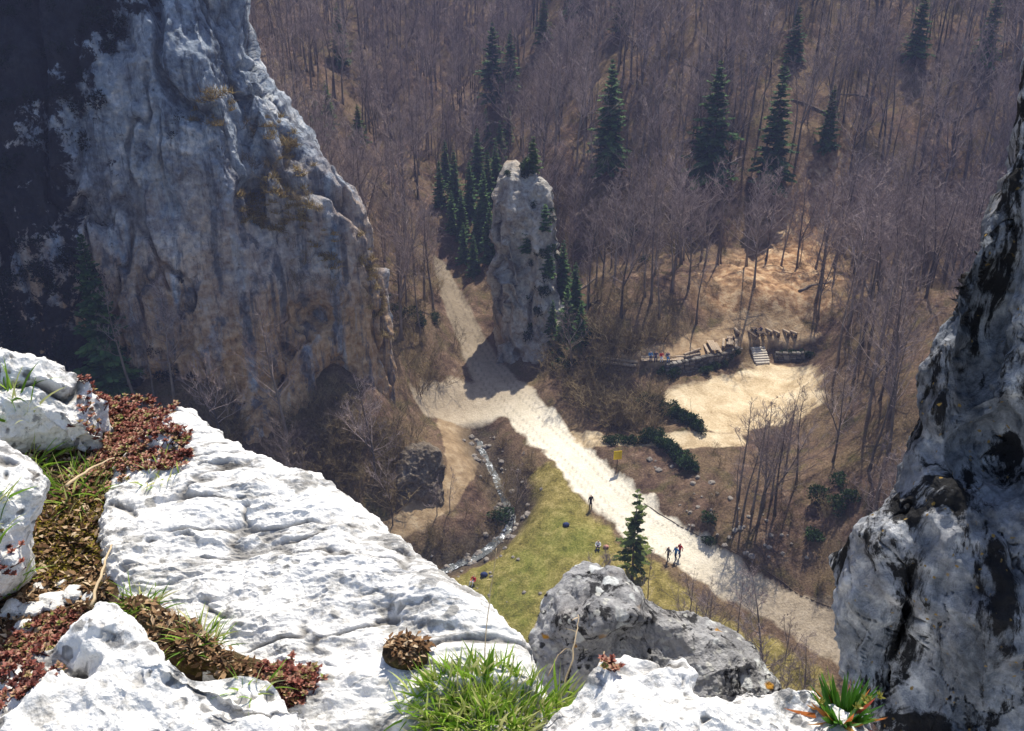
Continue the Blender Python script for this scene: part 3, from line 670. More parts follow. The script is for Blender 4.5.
b6, BVF['b6'] = rock('limestone_boulder', [(520,722),(546,698),(574,682),(604,671),(640,663),(668,664),(694,672),(708,688),(724,696),(746,684),(775,682),(806,681),(836,690),(858,706),(878,726),(890,800),(500,800)], (690, 705, 2.05), (.02, -.30, .95), .10, .6, M_WHITE, nf=3.4, nth=700, nr=220, nrb=14,
    feats=[(708,704,16,20,-.05)],
    stages=[st_fac(2.6, .11, 101), st_fbm(5, .03, 4, 102), st_crack(3, .03, 103, (1, 1, 1), .84), st_fac(8, .035, 104), st_fac(19, .015, 105), st_pits(16, .012, 1105), st_pits(34, .006, 2105), st_fbm(32, .008, 4, 106)])
tag(b6, 'white speckled rock rim at the foot of the grey boulder', 'rock')
w_out = [(1030,0),(1018,50),(1004,104),(988,150),(970,200),(954,252),(942,300),(931,342),(921,376),(908,412),(897,446),(887,474),(879,500),(862,522),(848,546),(838,570),(833,604),(832,640),(836,668),(852,690),(872,710),(884,740),(890,830),(1250,860),(1300,300),(1240,-160),(1080,-120)]
wall7, BVF['wall7'] = rock('rock_wall', w_out, (900, 560, 3.3), (-.42, -.80, .42), .26, 2.2, M_WALLROCK, nf=2.8, nth=1000, nr=330, nrb=20,
    feats=[(985,330,14,70,-.18),(985,600,40,50,.10),(900,640,14,60,-.28),(1000,450,30,40,-.16)],
    stages=[st_fac(.8, .14, 119, (1.4, 1, .6)), st_fac(2.2, .10, 117, (1.4, 1, .6)), st_fac(3.2, -.05, 116, (1.3, 1, .7), .04, .09, .6), st_fac(7, .035, 114, (1.2, 1, .8)), st_fbm(11, .03, 5, 115)], sink=(54.2, 50))
tag(wall7, 'rough black and white rock wall rising steeply beside the grassy ledge', 'cliff')
def fg_at(u, v, keys=None):
    d = Vector(ray(u, v)).normalized(); best = None
    for kx, b in BVF.items():
        if keys and kx not in keys: continue
        h = b.ray_cast(CAMV, d)
        if h[0] is not None and (best is None or h[3] < best[2]): best = (h[0], h[1], h[3], kx)
    return best
def fg_down(p, up=.25):
    best = None
    for kx, b in BVF.items():
        h = b.ray_cast(Vector((p.x, p.y, p.z + up)), Vector((0, 0, -1)))
        if h[0] is not None and (best is None or h[0].z > best[0].z): best = (h[0], h[1])
    return best

# ------------------------------------------------------------------ trees
M_BARK = m_plain('grey_bark', (.15, .125, .108), .95, .5, .5)
_k = M_BARK.node_tree; _h = _k.nodes.new('ShaderNodeHueSaturation'); _o = _k.nodes.new('ShaderNodeObjectInfo'); _m = _k.nodes.new('ShaderNodeMath'); _m.operation = 'MULTIPLY_ADD'; _m.inputs[1].default_value = 1.25; _m.inputs[2].default_value = .45
_b = _k.nodes['Principled BSDF'].inputs['Base Color']; _k.links.new(_b.links[0].from_socket, _h.inputs['Color']); _k.links.new(_o.outputs['Random'], _m.inputs[0]); _k.links.new(_m.outputs[0], _h.inputs['Value']); _k.links.new(_h.outputs[0], _b)
M_TWIG = m_tint('bare_twigs', [(0, (.14, .108, .104)), (.5, (.25, .195, .185)), (1, (.39, .31, .28))], .95, 0, .5)
M_SCRUB = m_tint('scrub_twigs', [(0, (.10, .075, .042)), (.5, (.21, .155, .085)), (1, (.34, .26, .14))], .95, 0, .5)
M_SPRUCE = m_tint('spruce_needles', [(0, (.016, .044, .016)), (.5, (.045, .11, .032)), (1, (.12, .20, .05))], .8, .12, .35)
M_YOUNG = m_tint('young_spruce_needles', [(0, (.03, .048, .012)), (.5, (.08, .115, .025)), (1, (.17, .20, .05))], .8, .2, .3)
M_PINE = m_tint('pine_needles', [(0, (.03, .06, .015)), (.5, (.075, .13, .03)), (1, (.15, .20, .06))], .8, .2, .2)
M_JUNIPER = m_tint('juniper_leaves', [(0, (.008, .020, .008)), (.5, (.022, .055, .016)), (1, (.075, .13, .035))], .8, .12, .4)
M_DARKLEAF = m_tint('shade_dark_leaves', [(0, (.005, .009, .005)), (.6, (.012, .022, .010)), (1, (.03, .045, .02))], .8, .08, .4)  # near-black foliage; the cliff bushes use it to deepen the painted shade
M_DRY = m_tint('dry_grass', [(0, (.10, .065, .02)), (.5, (.27, .19, .07)), (1, (.46, .36, .17))], .9, .2, .3)

def rdir(el_lo, el_hi, az=None):
    az = random.uniform(0, 2 * math.pi) if az is None else az; el = math.radians(random.uniform(el_lo, el_hi))
    return Vector((math.cos(az) * math.cos(el), math.sin(az) * math.cos(el), math.sin(el)))
def limb(p, d, L, seg, wob, up):
    pts = [p.copy()]
    for k in range(seg):
        d = (d + Vector((random.gauss(0, wob), random.gauss(0, wob), random.gauss(0, wob) + up))).normalized(); pts.append(pts[-1] + d * (L / seg))
    return pts, d
def bare_tree(h, seed, clear=.35, nb=20, spread=.34, twigs=7, fork=False, r0=None):
    """trunk mesh and crown mesh of a leafless tree, base at the origin"""
    random.seed(seed); T, Cn = MB(), MB(); r0 = r0 or h * .0125
    stems = []
    pts = [Vector((0, 0, -.4))]; d = Vector((random.gauss(0, .03), random.gauss(0, .03), 1)).normalized()
    for q in range(10):
        d = (d + Vector((random.gauss(0, .035), random.gauss(0, .035), .05))).normalized(); pts.append(pts[-1] + d * (h + .4) / 10)
    rad = [max(.012, r0 * (1 - .93 * (q / 10) ** .9)) for q in range(11)]; rad[0] = r0 * 1.5
    T.tube(pts, rad, 7); stems.append(pts)
    if fork:
        f = random.randint(3, 4); p2, _ = limb(pts[f], (d + rdir(20, 50) * .7).normalized(), h * .58, 7, .05, .12)
        T.tube(p2, [rad[f] * .75 * (1 - .9 * q / 7) + .01 for q in range(8)], 6); stems.append(p2)
    for si, sp in enumerate(stems):
        n = nb if si == 0 else nb // 2
        for b in range(n):
            t = (clear if si == 0 else .25) + (1 - (clear if si == 0 else .25)) * (b + random.random()) / n * .99
            f = t * (len(sp) - 1); k0 = min(int(f), len(sp) - 2); p = sp[k0].lerp(sp[k0 + 1], f - k0)
            L = h * spread * (1.05 - .75 * (t - clear) / (1 - clear)) * random.uniform(.55, 1.1); tint = random.random()
            bp, bd = limb(p, rdir(18, 58), L, 4, .13, .10); rb = max(.014, r0 * .34 * (1 - t * .6))
            Cn.tube(bp, [rb, rb * .75, rb * .55, rb * .36, .009], 4, tint, False)
            for w in range(twigs):
                ft = random.uniform(.22, 1) * 3.99; k1 = int(ft); q = bp[k1].lerp(bp[k1 + 1], ft - k1)
                tp, td = limb(q, (bd * .55 + rdir(-10, 70) * .9).normalized(), L * random.uniform(.25, .5), 2, .16, .10); rt = .016
                Cn.tube(tp, [rt, rt * .75, .006], 3, tint, False)
                for z in range(5):
                    q2 = tp[0].lerp(tp[1], random.uniform(.3, 1)) if random.random() < .5 else tp[1].lerp(tp[2], random.random())
                    e = (td + rdir(-25, 65) * 1.1).normalized() * L * random.uniform(.10, .24); s = e.orthogonal().normalized() * .011
                    Cn.add([q2 - s, q2 + s, q2 + e], (), [(0, 1, 2)], min(1, tint + .2))
    return T.mesh('tree_trunk', M_BARK), Cn.mesh('tree_crown', M_TWIG)
def bare_shrub(h, seed, stems=9, tw=7):
    random.seed(seed); Cn = MB()
    for s in range(stems):
        t = random.random(); p, d = limb(Vector((random.gauss(0, .12 * h), random.gauss(0, .12 * h), -.1)), rdir(35, 85), h * random.uniform(.6, 1.05), 5, .14, .06)
        Cn.tube(p, [.028, .024, .02, .016, .012, .006], 4, t * .6, False)
        for w in range(tw):
            ft = random.uniform(.25, 1) * 4.99; k1 = int(ft); q = p[k1].lerp(p[k1 + 1], ft - k1)
            tp, td = limb(q, (d * .5 + rdir(-10, 60)).normalized(), h * random.uniform(.2, .45), 2, .18, .06); Cn.tube(tp, [.014, .010, .005], 3, t, False)
            for z in range(6):
                q2 = tp[0].lerp(tp[2], random.random()); e = (td + rdir(-35, 65) * 1.2).normalized() * h * random.uniform(.06, .17); sd = e.orthogonal().normalized() * .010
                Cn.add([q2 - sd, q2 + sd, q2 + e], (), [(0, 1, 2)], t)
    return Cn.mesh('shrub', M_SCRUB)
def spruce(h, seed, width=.17, bare=.05, gap=.0, mat=None, whorls=None, sprays=11):
    random.seed(seed); T, Cn = MB(), MB()
    T.tube([Vector((0, 0, -.5)), Vector((.02 * h * random.uniform(-1, 1) * .3, 0, h * .5)), Vector((0, 0, h))], [h * .014, h * .008, .01], 7)
    whorls = whorls or int(h * 2.9)
    for w in range(whorls):
        t = bare + (1 - bare) * (w + random.random() * .5) / whorls; z = h * t
        L0 = h * width * (1 - t) ** .85 * (.75 + .25 * math.sin(w * 2.1 + seed)) + .12
        n = random.randint(6, 8); a0 = random.random() * 6.28
        for b in range(n):
            if random.random() < gap: continue
            L = L0 * random.uniform(.6, 1.15); az = a0 + b * 6.283 / n + random.gauss(0, .15); tint = max(0, min(1, random.gauss(.45, .22)))
            d = rdir(-8 - 14 * (1 - t), 12 + 22 * t, az); p, dd = limb(Vector((0, 0, z)), d, L, 4, .05, -.06 + .10 * t)
            Cn.tube(p, [.03, .024, .018, .012, .005], 3, .0, False)
            side = Vector((-math.sin(az), math.cos(az), 0))
            for s in range(sprays):
                f = (.12 + .88 * s / sprays) * 3.99; k1 = int(f); q = p[k1].lerp(p[k1 + 1], f - k1)
                sl = L * .36 * (1.05 - .7 * s / sprays) + .10
                for sg in (-1, 1):
                    e = (dd * .75 + side * sg * random.uniform(.5, 1) + Vector((0, 0, random.uniform(-.45, .05)))).normalized()
                    nrm = Vector((random.gauss(0, .4), random.gauss(0, .4), 1)); a = e.cross(nrm).normalized() * (sl * .26 + .04)
                    Cn.add([q, q + e * sl * .5 + a, q + e * sl, q + e * sl * .5 - a], [(0, 1, 2, 3)], (), max(0, min(1, tint + random.gauss(0, .15) + .15 * s / sprays)))
        if w % 2 == 0 and t > .9: pass
    return T.mesh('tree_trunk', M_BARK), Cn.mesh('tree_crown', mat or M_SPRUCE)
def leaf_bush(rx, ry, h, seed, mat, n=700, ls=.22, lobes=9):
    random.seed(seed); Cn = MB(); Lb = []
    for q in range(lobes):
        a = random.random() * 6.28; r = random.random() ** .5 * .75
        Lb.append((Vector((math.cos(a) * r * rx, math.sin(a) * r * ry, h * random.uniform(.25, .72))), random.uniform(.25, .45)))
    for c_, r_ in Lb[:5]: Cn.tube([Vector((c_.x * .2, c_.y * .2, -.1)), c_ * .6, c_], [.05, .03, .015], 4, 0, False)
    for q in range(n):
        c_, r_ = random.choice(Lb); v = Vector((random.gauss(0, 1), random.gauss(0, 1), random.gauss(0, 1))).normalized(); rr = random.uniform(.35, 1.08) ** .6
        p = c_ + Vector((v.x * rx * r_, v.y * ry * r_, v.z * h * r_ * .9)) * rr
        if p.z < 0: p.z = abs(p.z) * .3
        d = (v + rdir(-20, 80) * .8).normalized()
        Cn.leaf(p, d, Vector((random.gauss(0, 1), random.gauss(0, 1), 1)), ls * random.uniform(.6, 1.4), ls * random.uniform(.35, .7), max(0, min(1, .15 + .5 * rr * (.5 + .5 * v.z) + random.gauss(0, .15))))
    return Cn.mesh('bush', mat)
def tree_from(meshes, name, label, cat, loc, rz, sc, group=None):
    t = thing(name, label, cat, loc, rz, group); t.scale = (sc, sc, sc)
    link('trunk', meshes[0], t); link('crown', meshes[1], t); return t

TALL = [bare_tree(14, 100 + q, [.36, .42, .28, .5, .25, .38, .3, .5][q], [22, 18, 26, 16, 28, 22, 24, 15][q], [.34, .27, .38, .24, .40, .30, .36, .22][q], 8, q in (2, 4, 6)) for q in range(8)]
SHRUB = [bare_shrub(3.0, 200 + q, 8 + 2 * (q % 3), 6) for q in range(5)]

HARD = [BV_CLIFF, BV_PILLAR, BV_CRAG]
def blocked(x, y, z):
    for b in HARD:
        h = b.ray_cast(Vector((x, y, 300)), Vector((0, 0, -1)))
        if h[0] is not None and h[0].z > z + .3: return True
    return False
OCC = HARD + [BVF[q] for q in ('slab', 'b1', 'b2', 'b3', 'b5', 'b6', 'wall7', 'soil')]
def seen(p):
    """a point of a tree is in the frame and not behind rock or a rise of the ground"""
    u, v, d = px(p)
    if not (-10 < u < 1034 and -40 < v < 740): return False
    dv = Vector(p) - CAMV; L = dv.length; dv.normalize()
    for b in OCC:
        h = b.ray_cast(CAMV, dv, L)
        if h[0] is not None: return False
    h = BV_GROUND.ray_cast(CAMV, dv, L - 1.0)
    return h[0] is None
def frac_img(u, v, pts): return sd_poly(np.array([[u, v]], float), np.array(pts, float))[0] > 0

# --- the wood of leafless trees on the far slopes
rngw = np.random.default_rng(11)
cand = []
gridc = 2.55
for yy in np.arange(44, 262, gridc):
    for xx in np.arange(-118, 128, gridc):
        cand.append((xx + rngw.uniform(-1.25, 1.25), yy + rngw.uniform(-1.25, 1.25)))
cand = np.array(cand); mkc = masks(cand); dRd, wRd = dist_line(cand, ROAD, ROADW); dTr = dist_line(cand, TRACK); dSt = dist_line(cand, STREAM); dPa = dist_line(cand, PATH)
sdC = sd_poly(cand, CLEAR); sdT = sd_poly(cand, TERR); dW = dist_line(cand, np.vstack([WALL, WALL2]))
dens = np.full(len(cand), .60)
dens *= smooth(1.2, 3.0, dRd - wRd) * (mkc['meadow'] < .2) * (dTr > 4) * (dSt > 5) * (dPa > 2.0) * (sdC < -1.2) * (sdT < -1.0) * (dW > 2.5)
dens *= 1 - .5 * mkc['gap']
cu, cv, cd = px((cand[:, 0], cand[:, 1], base_h(cand)))
dens *= np.where(sd_poly(np.column_stack([cu, cv]), np.array([(640,440),(700,440),(760,440),(830,430),(835,640),(700,570),(640,520),(590,450)], float)) > 0, .03, 1)
dens *= np.where(sd_poly(np.column_stack([cu, cv]), np.array([(640,392),(690,380),(800,352),(812,400),(780,440),(640,450)], float)) > 0, .0, 1)
dens *= np.where(sd_poly(np.column_stack([cu, cv]), np.array([(560,330),(660,330),(660,420),(600,440),(540,400)], float)) > 0, .25, 1)
dens *= np.where((cu < 400) & (cv > 380), .22, 1) * np.where((cu < 560) & (cv > 350) & (cu > 390), .06, 1)
dens *= np.where((cu > 820) & (cv > 300) & (cv < 480), .9, 1)
keep = rngw.random(len(cand)) < dens; cand = cand[keep]; cu, cv = cu[keep], cv[keep]
SPRUCE_SPOTS = [(608,172),(709,190),(771,180),(793,62),(914,62),(341,66),(510,92),(493,110),(543,42),(329,128),(360,150),(826,150),(455,208),(470,215),(484,235),(462,240),(478,190),(500,170),(446,190)]
SPX = np.array([tuple(ground_at(u, v))[:2] for u, v in SPRUCE_SPOTS])
woods = []
for (x, y) in cand:
    dd_ = np.array([x, y]) - SPX; back = np.sqrt((SPX ** 2).sum(1)); dirv = SPX / back[:, None]
    along = -(dd_ * dirv).sum(1); across = np.abs(dd_[:, 0] * dirv[:, 1] - dd_[:, 1] * dirv[:, 0])
    if ((across < 3.0) & (along > -2.5) & (along < 14)).any(): continue
    z = gz(x, y)
    if blocked(x, y, z): continue
    sc = float(np.clip(rngw.normal(.86, .17), .45, 1.2)); vi = int(rngw.integers(0, 8)); rz = float(rngw.uniform(0, 6.28))
    woods.append([x, y, z, sc, vi, rz])
vis = []; rest = []
for w in woods:
    s = any(seen((w[0], w[1], w[2] + 14 * w[3] * f)) for f in (.25, .6, .95))
    (vis if s else rest).append(w)
vis.sort(key=lambda w: w[0] ** 2 + w[1] ** 2)
REG = {
    'gully': ('leafless brown tree on the slope between the great cliff and the rock pillar', 'bare trees up the gully behind the cliff'),
    'terrace': ('leafless tree with a slender grey trunk on the slope above the picnic tables', 'bare trees above the picnic terrace'),
    'wallside': ('tall thin leafless tree on the leafy bank between sandy clearing and dark rock wall', 'bare trees between clearing and rock wall'),
    'foot': ('leafless tree on the scrubby bank at the foot of the cliff', 'bare trees at the foot of the cliff'),
    'mid': ('leafless tree on the rise directly behind the rock pillar', 'bare trees behind the rock pillar')}
def region(w):
    u, v, d = px(w[:3])
    if u < 400 and w[1] < 112: return 'foot'
    if u < 490: return 'gully'
    if u < 620: return 'mid'
    if v > 335: return 'wallside'
    return 'terrace'
N_IND = 288
protos = {}
for q, w in enumerate(vis[:N_IND]):
    lb, gp = REG[region(w)]
    if w[4] not in protos:
        protos[w[4]] = tree_from(TALL[w[4]], 'bare_tree', lb, 'tree', tuple(w[:3]), w[5], w[3], gp)
    else: dup(protos[w[4]], tuple(w[:3]), w[5], w[3], lb, gp)
# the rest of the wood reads as one mass
tall_src = []
for q, (a, b) in enumerate(TALL):
    vs = []; F = []; mi = []; tn = []; o = 0
    bmx = bmesh.new(); bmx.from_mesh(a); na = len(bmx.faces); bmx.from_mesh(b)
    me = bpy.data.meshes.new('wood_tree'); bmx.to_mesh(me); bmx.free(); me.materials.append(M_BARK); me.materials.append(M_TWIG)
    me.polygons.foreach_set('material_index', np.array([0] * na + [1] * (len(me.polygons) - na), dtype=np.int32))
    me.polygons.foreach_set('use_smooth', np.ones(len(me.polygons), bool)); tall_src.append(me)
def scatter(name, items, sources):
    """one object: copies of the source meshes at points carrying index, turn and size"""
    P = np.array([i[:3] for i in items], dtype=np.float32); me = bpy.data.meshes.new(name); me.vertices.add(len(P)); me.vertices.foreach_set('co', P.ravel())
    for nm, tp, col in (('pick', 'INT', 4), ('turn', 'FLOAT', 5), ('size', 'FLOAT', 3)):
        at = me.attributes.new(nm, tp, 'POINT'); at.data.foreach_set('value', np.array([i[col] for i in items], dtype=np.int32 if tp == 'INT' else np.float32))
    o = link(name, me); ng = bpy.data.node_groups.new(name, 'GeometryNodeTree')
    ng.interface.new_socket('Geometry', in_out='INPUT', socket_type='NodeSocketGeometry'); ng.interface.new_socket('Geometry', in_out='OUTPUT', socket_type='NodeSocketGeometry')
    gi = ng.nodes.new('NodeGroupInput'); go = ng.nodes.new('NodeGroupOutput'); L = ng.links.new
    sc = bpy.data.collections.new(name + '_sources')
    for q, m in enumerate(sources):
        so = bpy.data.objects.new('source_%02d' % q, m); sc.objects.link(so)
    ci = ng.nodes.new('GeometryNodeCollectionInfo'); ci.inputs['Collection'].default_value = sc; ci.inputs['Separate Children'].default_value = True; ci.inputs['Reset Children'].default_value = True
    ip = ng.nodes.new('GeometryNodeInstanceOnPoints'); ip.inputs['Pick Instance'].default_value = True
    def na(nm, tp):
        nd = ng.nodes.new('GeometryNodeInputNamedAttribute'); nd.data_type = tp; nd.inputs[0].default_value = nm
        return [s for s in nd.outputs if s.enabled and s.name == 'Attribute'][0]
    cx = ng.nodes.new('ShaderNodeCombineXYZ'); L(na('turn', 'FLOAT'), cx.inputs[2]); er = ng.nodes.new('FunctionNodeEulerToRotation'); L(cx.outputs[0], er.inputs[0])
    L(gi.outputs[0], ip.inputs['Points']); L(ci.outputs[0], ip.inputs['Instance']); L(na('pick', 'INT'), ip.inputs['Instance Index']); L(er.outputs[0], ip.inputs['Rotation']); L(na('size', 'FLOAT'), ip.inputs['Scale'])
    L(ip.outputs[0], go.inputs[0])
    md = o.modifiers.new('scatter', 'NODES'); md.node_group = ng
    return o
far = vis[N_IND:] + rest
tag(scatter('bare_woodland', far, tall_src), 'brown leafless wood covering the far slopes', 'woodland', kind='stuff')
print('wood', len(vis), len(rest), len(far))

# --- leafless scrub: on the scree under the cliff, round the pillar, along the stream
def scatter_px(poly, n, seed, zoff=0):
    r = np.random.default_rng(seed); P = np.array(poly, float); lo, hi = P.min(0), P.max(0); out = []
    while len(out) < n:
        q = r.uniform(lo, hi)
        if sd_poly(q[None], P)[0] <= 0: continue
        g = ground_at(q[0], q[1])
        if g is None or blocked(g.x, g.y, g.z): n -= .05; continue
        out.append((g.x, g.y, g.z + zoff, r))
    return out
shrub_proto = {}
def place_shrubs(pts, lo, hi, label, group):
    for (x, y, z, r) in pts:
        if dist_line(np.array([[x, y]]), ROAD, ROADW)[0][0] < 2.6 or dist_line(np.array([[x, y]]), TRACK)[0] < 1.6: continue
        vi = int(r.integers(0, 5)); sc = float(r.uniform(lo, hi)); s2 = (sc * float(r.uniform(.9, 1.4)), sc * float(r.uniform(.9, 1.4)), sc)
        o = bpy.data.objects.new('bare_shrub', SHRUB[vi]); COL.objects.link(o); o.location = (x, y, z); o.rotation_euler = (0, 0, float(r.uniform(0, 6.28))); o.scale = s2
        tag(o, label, 'shrub', group)
place_shrubs(scatter_px([(170,405),(390,395),(420,440),(420,520),(380,530),(300,490),(230,450)], 92, 31), .5, 1.2, 'leafless tangled shrub on the dark bank below the cliff foot', 'bare shrubs below the cliff')
place_shrubs(scatter_px([(548,350),(600,325),(665,330),(655,352),(600,366),(650,396),(676,430),(640,434),(596,424),(556,396)], 62, 32), .7, 1.5, 'dense dark leafless bush between the road fork and the sandy clearing', 'bare bushes beside the clearing')
place_shrubs(scatter_px([(480,425),(530,440),(540,470),(524,520),(490,560),(440,580),(410,560),(440,520),(478,500)], 26, 33), .35, .75, 'small leafless shrub along the rocky stream bed', 'bare shrubs along the stream')
place_shrubs(scatter_px([(700,460),(835,480),(835,600),(760,570),(700,530)], 14, 34), .35, .8, 'small leafless shrub on the red leafy bank above the road', 'bare shrubs on the red bank')
place_shrubs(scatter_px([(560,200),(700,220),(690,310),(600,320),(560,300)], 30, 35), .7, 1.5, 'leafless bush on the wooded slope uphill of the log benches', 'bare bushes up the slope')
place_shrubs(scatter_px([(390,270),(440,250),(462,340),(455,385),(400,400),(392,345)], 36, 36), .6, 1.2, 'leafless bush on the steep bank beside the far end of the road', 'bare bushes at the far road')
place_shrubs(scatter_px([(560,620),(700,600),(840,650),(800,700),(640,660)], 14, 37), .3, .7, 'little leafless shrub on the rough grass behind the grey boulder', 'bare shrubs behind the boulder')
und = []
ru = np.random.default_rng(77)
for (x, y) in zip(ru.uniform(-95, 115, 7500), ru.uniform(42, 215, 7500)):
    und.append((x, y))
und = np.array(und); mu = masks(und); kd = (mu['road'] < .05) & (mu['sand'] < .05) & (mu['terr'] < .05) & (mu['path'] < .05) & (mu['track'] < .05) & (mu['meadow'] < .1) & (mu['gap'] * .8 < ru.random(len(und))) & (dist_line(und, STREAM) > 2)
items = []
for (x, y) in und[kd]:
    z = gz(x, y)
    if blocked(x, y, z): continue
    s_ = float(ru.uniform(.12, .55)); items.append((x, y, z, s_, int(ru.integers(0, 5)), float(ru.uniform(0, 6.28))))
tag(scatter('undergrowth', items, SHRUB), kind='stuff')
# fallen trunks on the slope
for q in range(26):
    x, y = float(ru.uniform(-20, 90)), float(ru.uniform(112, 165)); mq = masks(np.array([[x, y]]))
    if mq['terr'][0] + mq['sand'][0] + mq['road'][0] > .1 or blocked(x, y, gz(x, y)): continue
    a_ = float(ru.uniform(0, 3.14)); L_ = float(ru.uniform(3, 8)); m = MB(); P_ = []
    for t in range(7):
        xx, yy = x + math.cos(a_) * L_ * (t / 6 - .5), y + math.sin(a_) * L_ * (t / 6 - .5); P_.append(Vector((xx - x, yy - y, gz(xx, yy) + .12)))
    m.tube(P_, [.17 - .018 * t for t in range(7)], 7); tag(m.build('fallen_trunk', M_BARK), 'fallen grey trunk lying among the trees of the slope', 'log', 'fallen trunks in the wood').location = (x, y, 0)
random.seed(5)

# --- named single trees: (top pixel, base pixel) gives the height where it stands
def tree_px(kind, u, v_base, v_top, label, cat='tree', variant=0, group=None, dx=0):
    g = ground_at(u, v_base); 
    if g is None: return
    d = px(g)[2]; r = ray(u, v_top); zt = CZ + r[2] * (g.y / r[1]); h = max(2.0, zt - g.z)
    return kind(h, variant), g, h
SPR = {}
def spruce_px(u, vb, vt, label, kind='spruce', width=.215, bare=.08, gap=.05, seed=1, group=None, mat=None, name='spruce_tree'):
    g = ground_at(u, vb); r = ray(u, vt); zt = CZ + r[2] * (g.y / r[1]); h = max(2.0, zt - g.z)
    key = (kind, seed % 6)
    if key not in SPR: SPR[key] = (spruce(14, 300 + seed, width, bare, gap, mat), 14)
    ms, h0 = SPR[key]
    return tree_from(ms, name, label, 'tree', tuple(g), random.uniform(0, 6.28), h / h0, group)
UP = [(608,172,58,'tall dark spruce uphill of the rock pillar, first of the four in a line'),(709,190,60,'broad dark spruce with long lower boughs, standing over the steep bare slope'),
      (771,180,58,'slim dark spruce close to the pale steep track up the wood'),(793,62,2,'dark spruce whose top meets the picture top, above the slim spruce'),
      (914,62,-12,'lone dark spruce cut by the picture top, above the right side of the wood'),(341,66,2,'lone dark spruce high on the slope behind the great cliff'),
      (510,92,30,'dark spruce at the head of the gully, the taller of a close pair'),(493,110,22,'dark spruce at the head of the gully, the left one of a close pair'),
      (543,42,-4,'small yellowish spruce near the picture top above the pillar'),(329,128,80,'small spruce just clear of the cliff edge, uphill'),(360,150,104,'lone small spruce with yellow green boughs near the cliff edge'),
      (826,150,84,'narrow faded spruce standing behind the slim spruce'),(572,24,-30,'spruce mostly cut off by the picture top above the pillar'),(318,150,96,'pointed spruce half hidden by the cliff edge'),
      (985,60,-20,'dim spruce near the top corner over the rock wall'),(620,32,-26,'dim spruce cut by the picture top over the tall dark spruce')]
for q, (u, vb, vt, lb) in enumerate(UP):
    yel = u in (543, 360)
    spruce_px(u, vb, vt, lb, 'pine' if yel else 'spruce', [.27, .30, .25][q % 3] if not yel else .30, [.06, .12, .03][q % 3], [.08, .2, .12, .26, .1, .18][q % 6], q, None, M_PINE if yel else None)
GUL = [(455,208,150),(470,215,160),(484,235,170),(462,240,190),(478,190,128),(500,170,120),(446,190,140),(490,262,205),(440,206,160),(464,262,222),(474,275,235),(452,232,190),(488,205,150),(478,252,205),(496,190,140),(508,150,104),(486,150,108)]
for q, (u, vb, vt) in enumerate(GUL):
    spruce_px(u, vb, vt, 'dim dark spruce crowded in the shady gully beside the rock pillar', 'gully', .24, .02, .0, q, 'dark spruces in the gully')
spruce_px(545, 330, 285, 'low dark spruce pressed against the foot of the rock pillar', 'gully', .24, .02, 0, 1)
spruce_px(552, 352, 300, 'dark spruce at the pillar corner next to the road', 'gully', .24, .02, 0, 2)
for q, (u, vb, vt) in enumerate([(566,352,285),(574,330,262),(562,318,240),(580,352,300)]):
    spruce_px(u, vb, vt, 'dark spruce in the shade right beside the rock pillar', 'gully', .26, .02, 0, q, 'dark spruces beside the pillar')
def pillar_tree(u, v, hgt, label, mat, seed, w=.24):
    h = BV_PILLAR.ray_cast(CAMV, Vector(ray(u, v)).normalized())
    if h[0] is None: return
    ms = spruce(hgt, seed, w, .1, .1, mat, int(hgt * 4), 7); tree_from(ms, 'spruce_tree', label, 'tree', (h[0].x, h[0].y, h[0].z - .3), 0, 1)
pillar_tree(533, 172, 4.6, 'small yellow green conifer growing on top of the rock pillar', M_PINE, 400, .3)
pillar_tree(545, 230, 3.6, 'dark little spruce rooted on the face of the rock pillar', None, 401, .34)
pillar_tree(526, 252, 4.2, 'dark spruce clinging halfway down the rock pillar', None, 402, .36)
pillar_tree(548, 275, 4.0, 'dark spruce low on the rock pillar over the road', None, 403, .36)
# shaded spruce at the foot of the cliff
g = Vector(at_y(112, 388, 86.0)); ms = spruce(17.5, 410, .22, .05, .05)
tree_from(ms, 'spruce_tree', 'black shaded spruce standing against the dark foot of the great cliff', 'tree', (g.x, g.y, g.z - 1.5), 0, 1)
g = Vector(at_y(24, 380, 85.0)); ms = spruce(12, 411, .18, .05, .05, M_DARKLEAF)
tree_from(ms, 'spruce_tree', 'lower black spruce behind the peaked white boulder', 'tree', (g.x, g.y, g.z - 1.5), 0, 1)
# the young spruce by the road
g = ground_at(632, 580); r = ray(634, 488); h = CZ + r[2] * (g.y / r[1]) - g.z
tree_from(spruce(h, 420, .29, .16, .5, M_YOUNG, int(h * 1.9), 8), 'spruce_tree', 'airy young green spruce with a bare lower trunk beside the gravel road', 'tree', tuple(g), .4, 1)
# slim leafless saplings round the road
SAP = [(690,612,566,'thin forked sapling between young spruce and road edge'),(738,632,574,'thin crooked sapling on the road verge behind the grey boulder'),(786,655,610,'very thin sapling close to the rock wall at the road end'),
       (648,598,552,'slight sapling right beside the young spruce'),(606,585,548,'slight sapling left of the young spruce'),(512,530,450,'slim bare tree leaning over the stream cascade'),
       (393,525,440,'slim bare tree beside the dirt track near the slab'),(450,512,468,'small bare tree leaning beside the dirt track bend'),(437,515,476,'small bare tree with its shadow on the track bank')]
for q, (u, vb, vt, lb) in enumerate(SAP):
    g = ground_at(u, vb); r = ray(u, vt); h = CZ + r[2] * (g.y / r[1]) - g.z
    tree_from(bare_tree(h, 500 + q, .25, 12, .3, 4, q % 2 == 0, .06), 'sapling', lb, 'tree', tuple(g), q, 1)
CLU = [(742,520),(752,512),(764,506),(772,498),(758,524),(738,500),(775,516),(786,470),(796,486)]
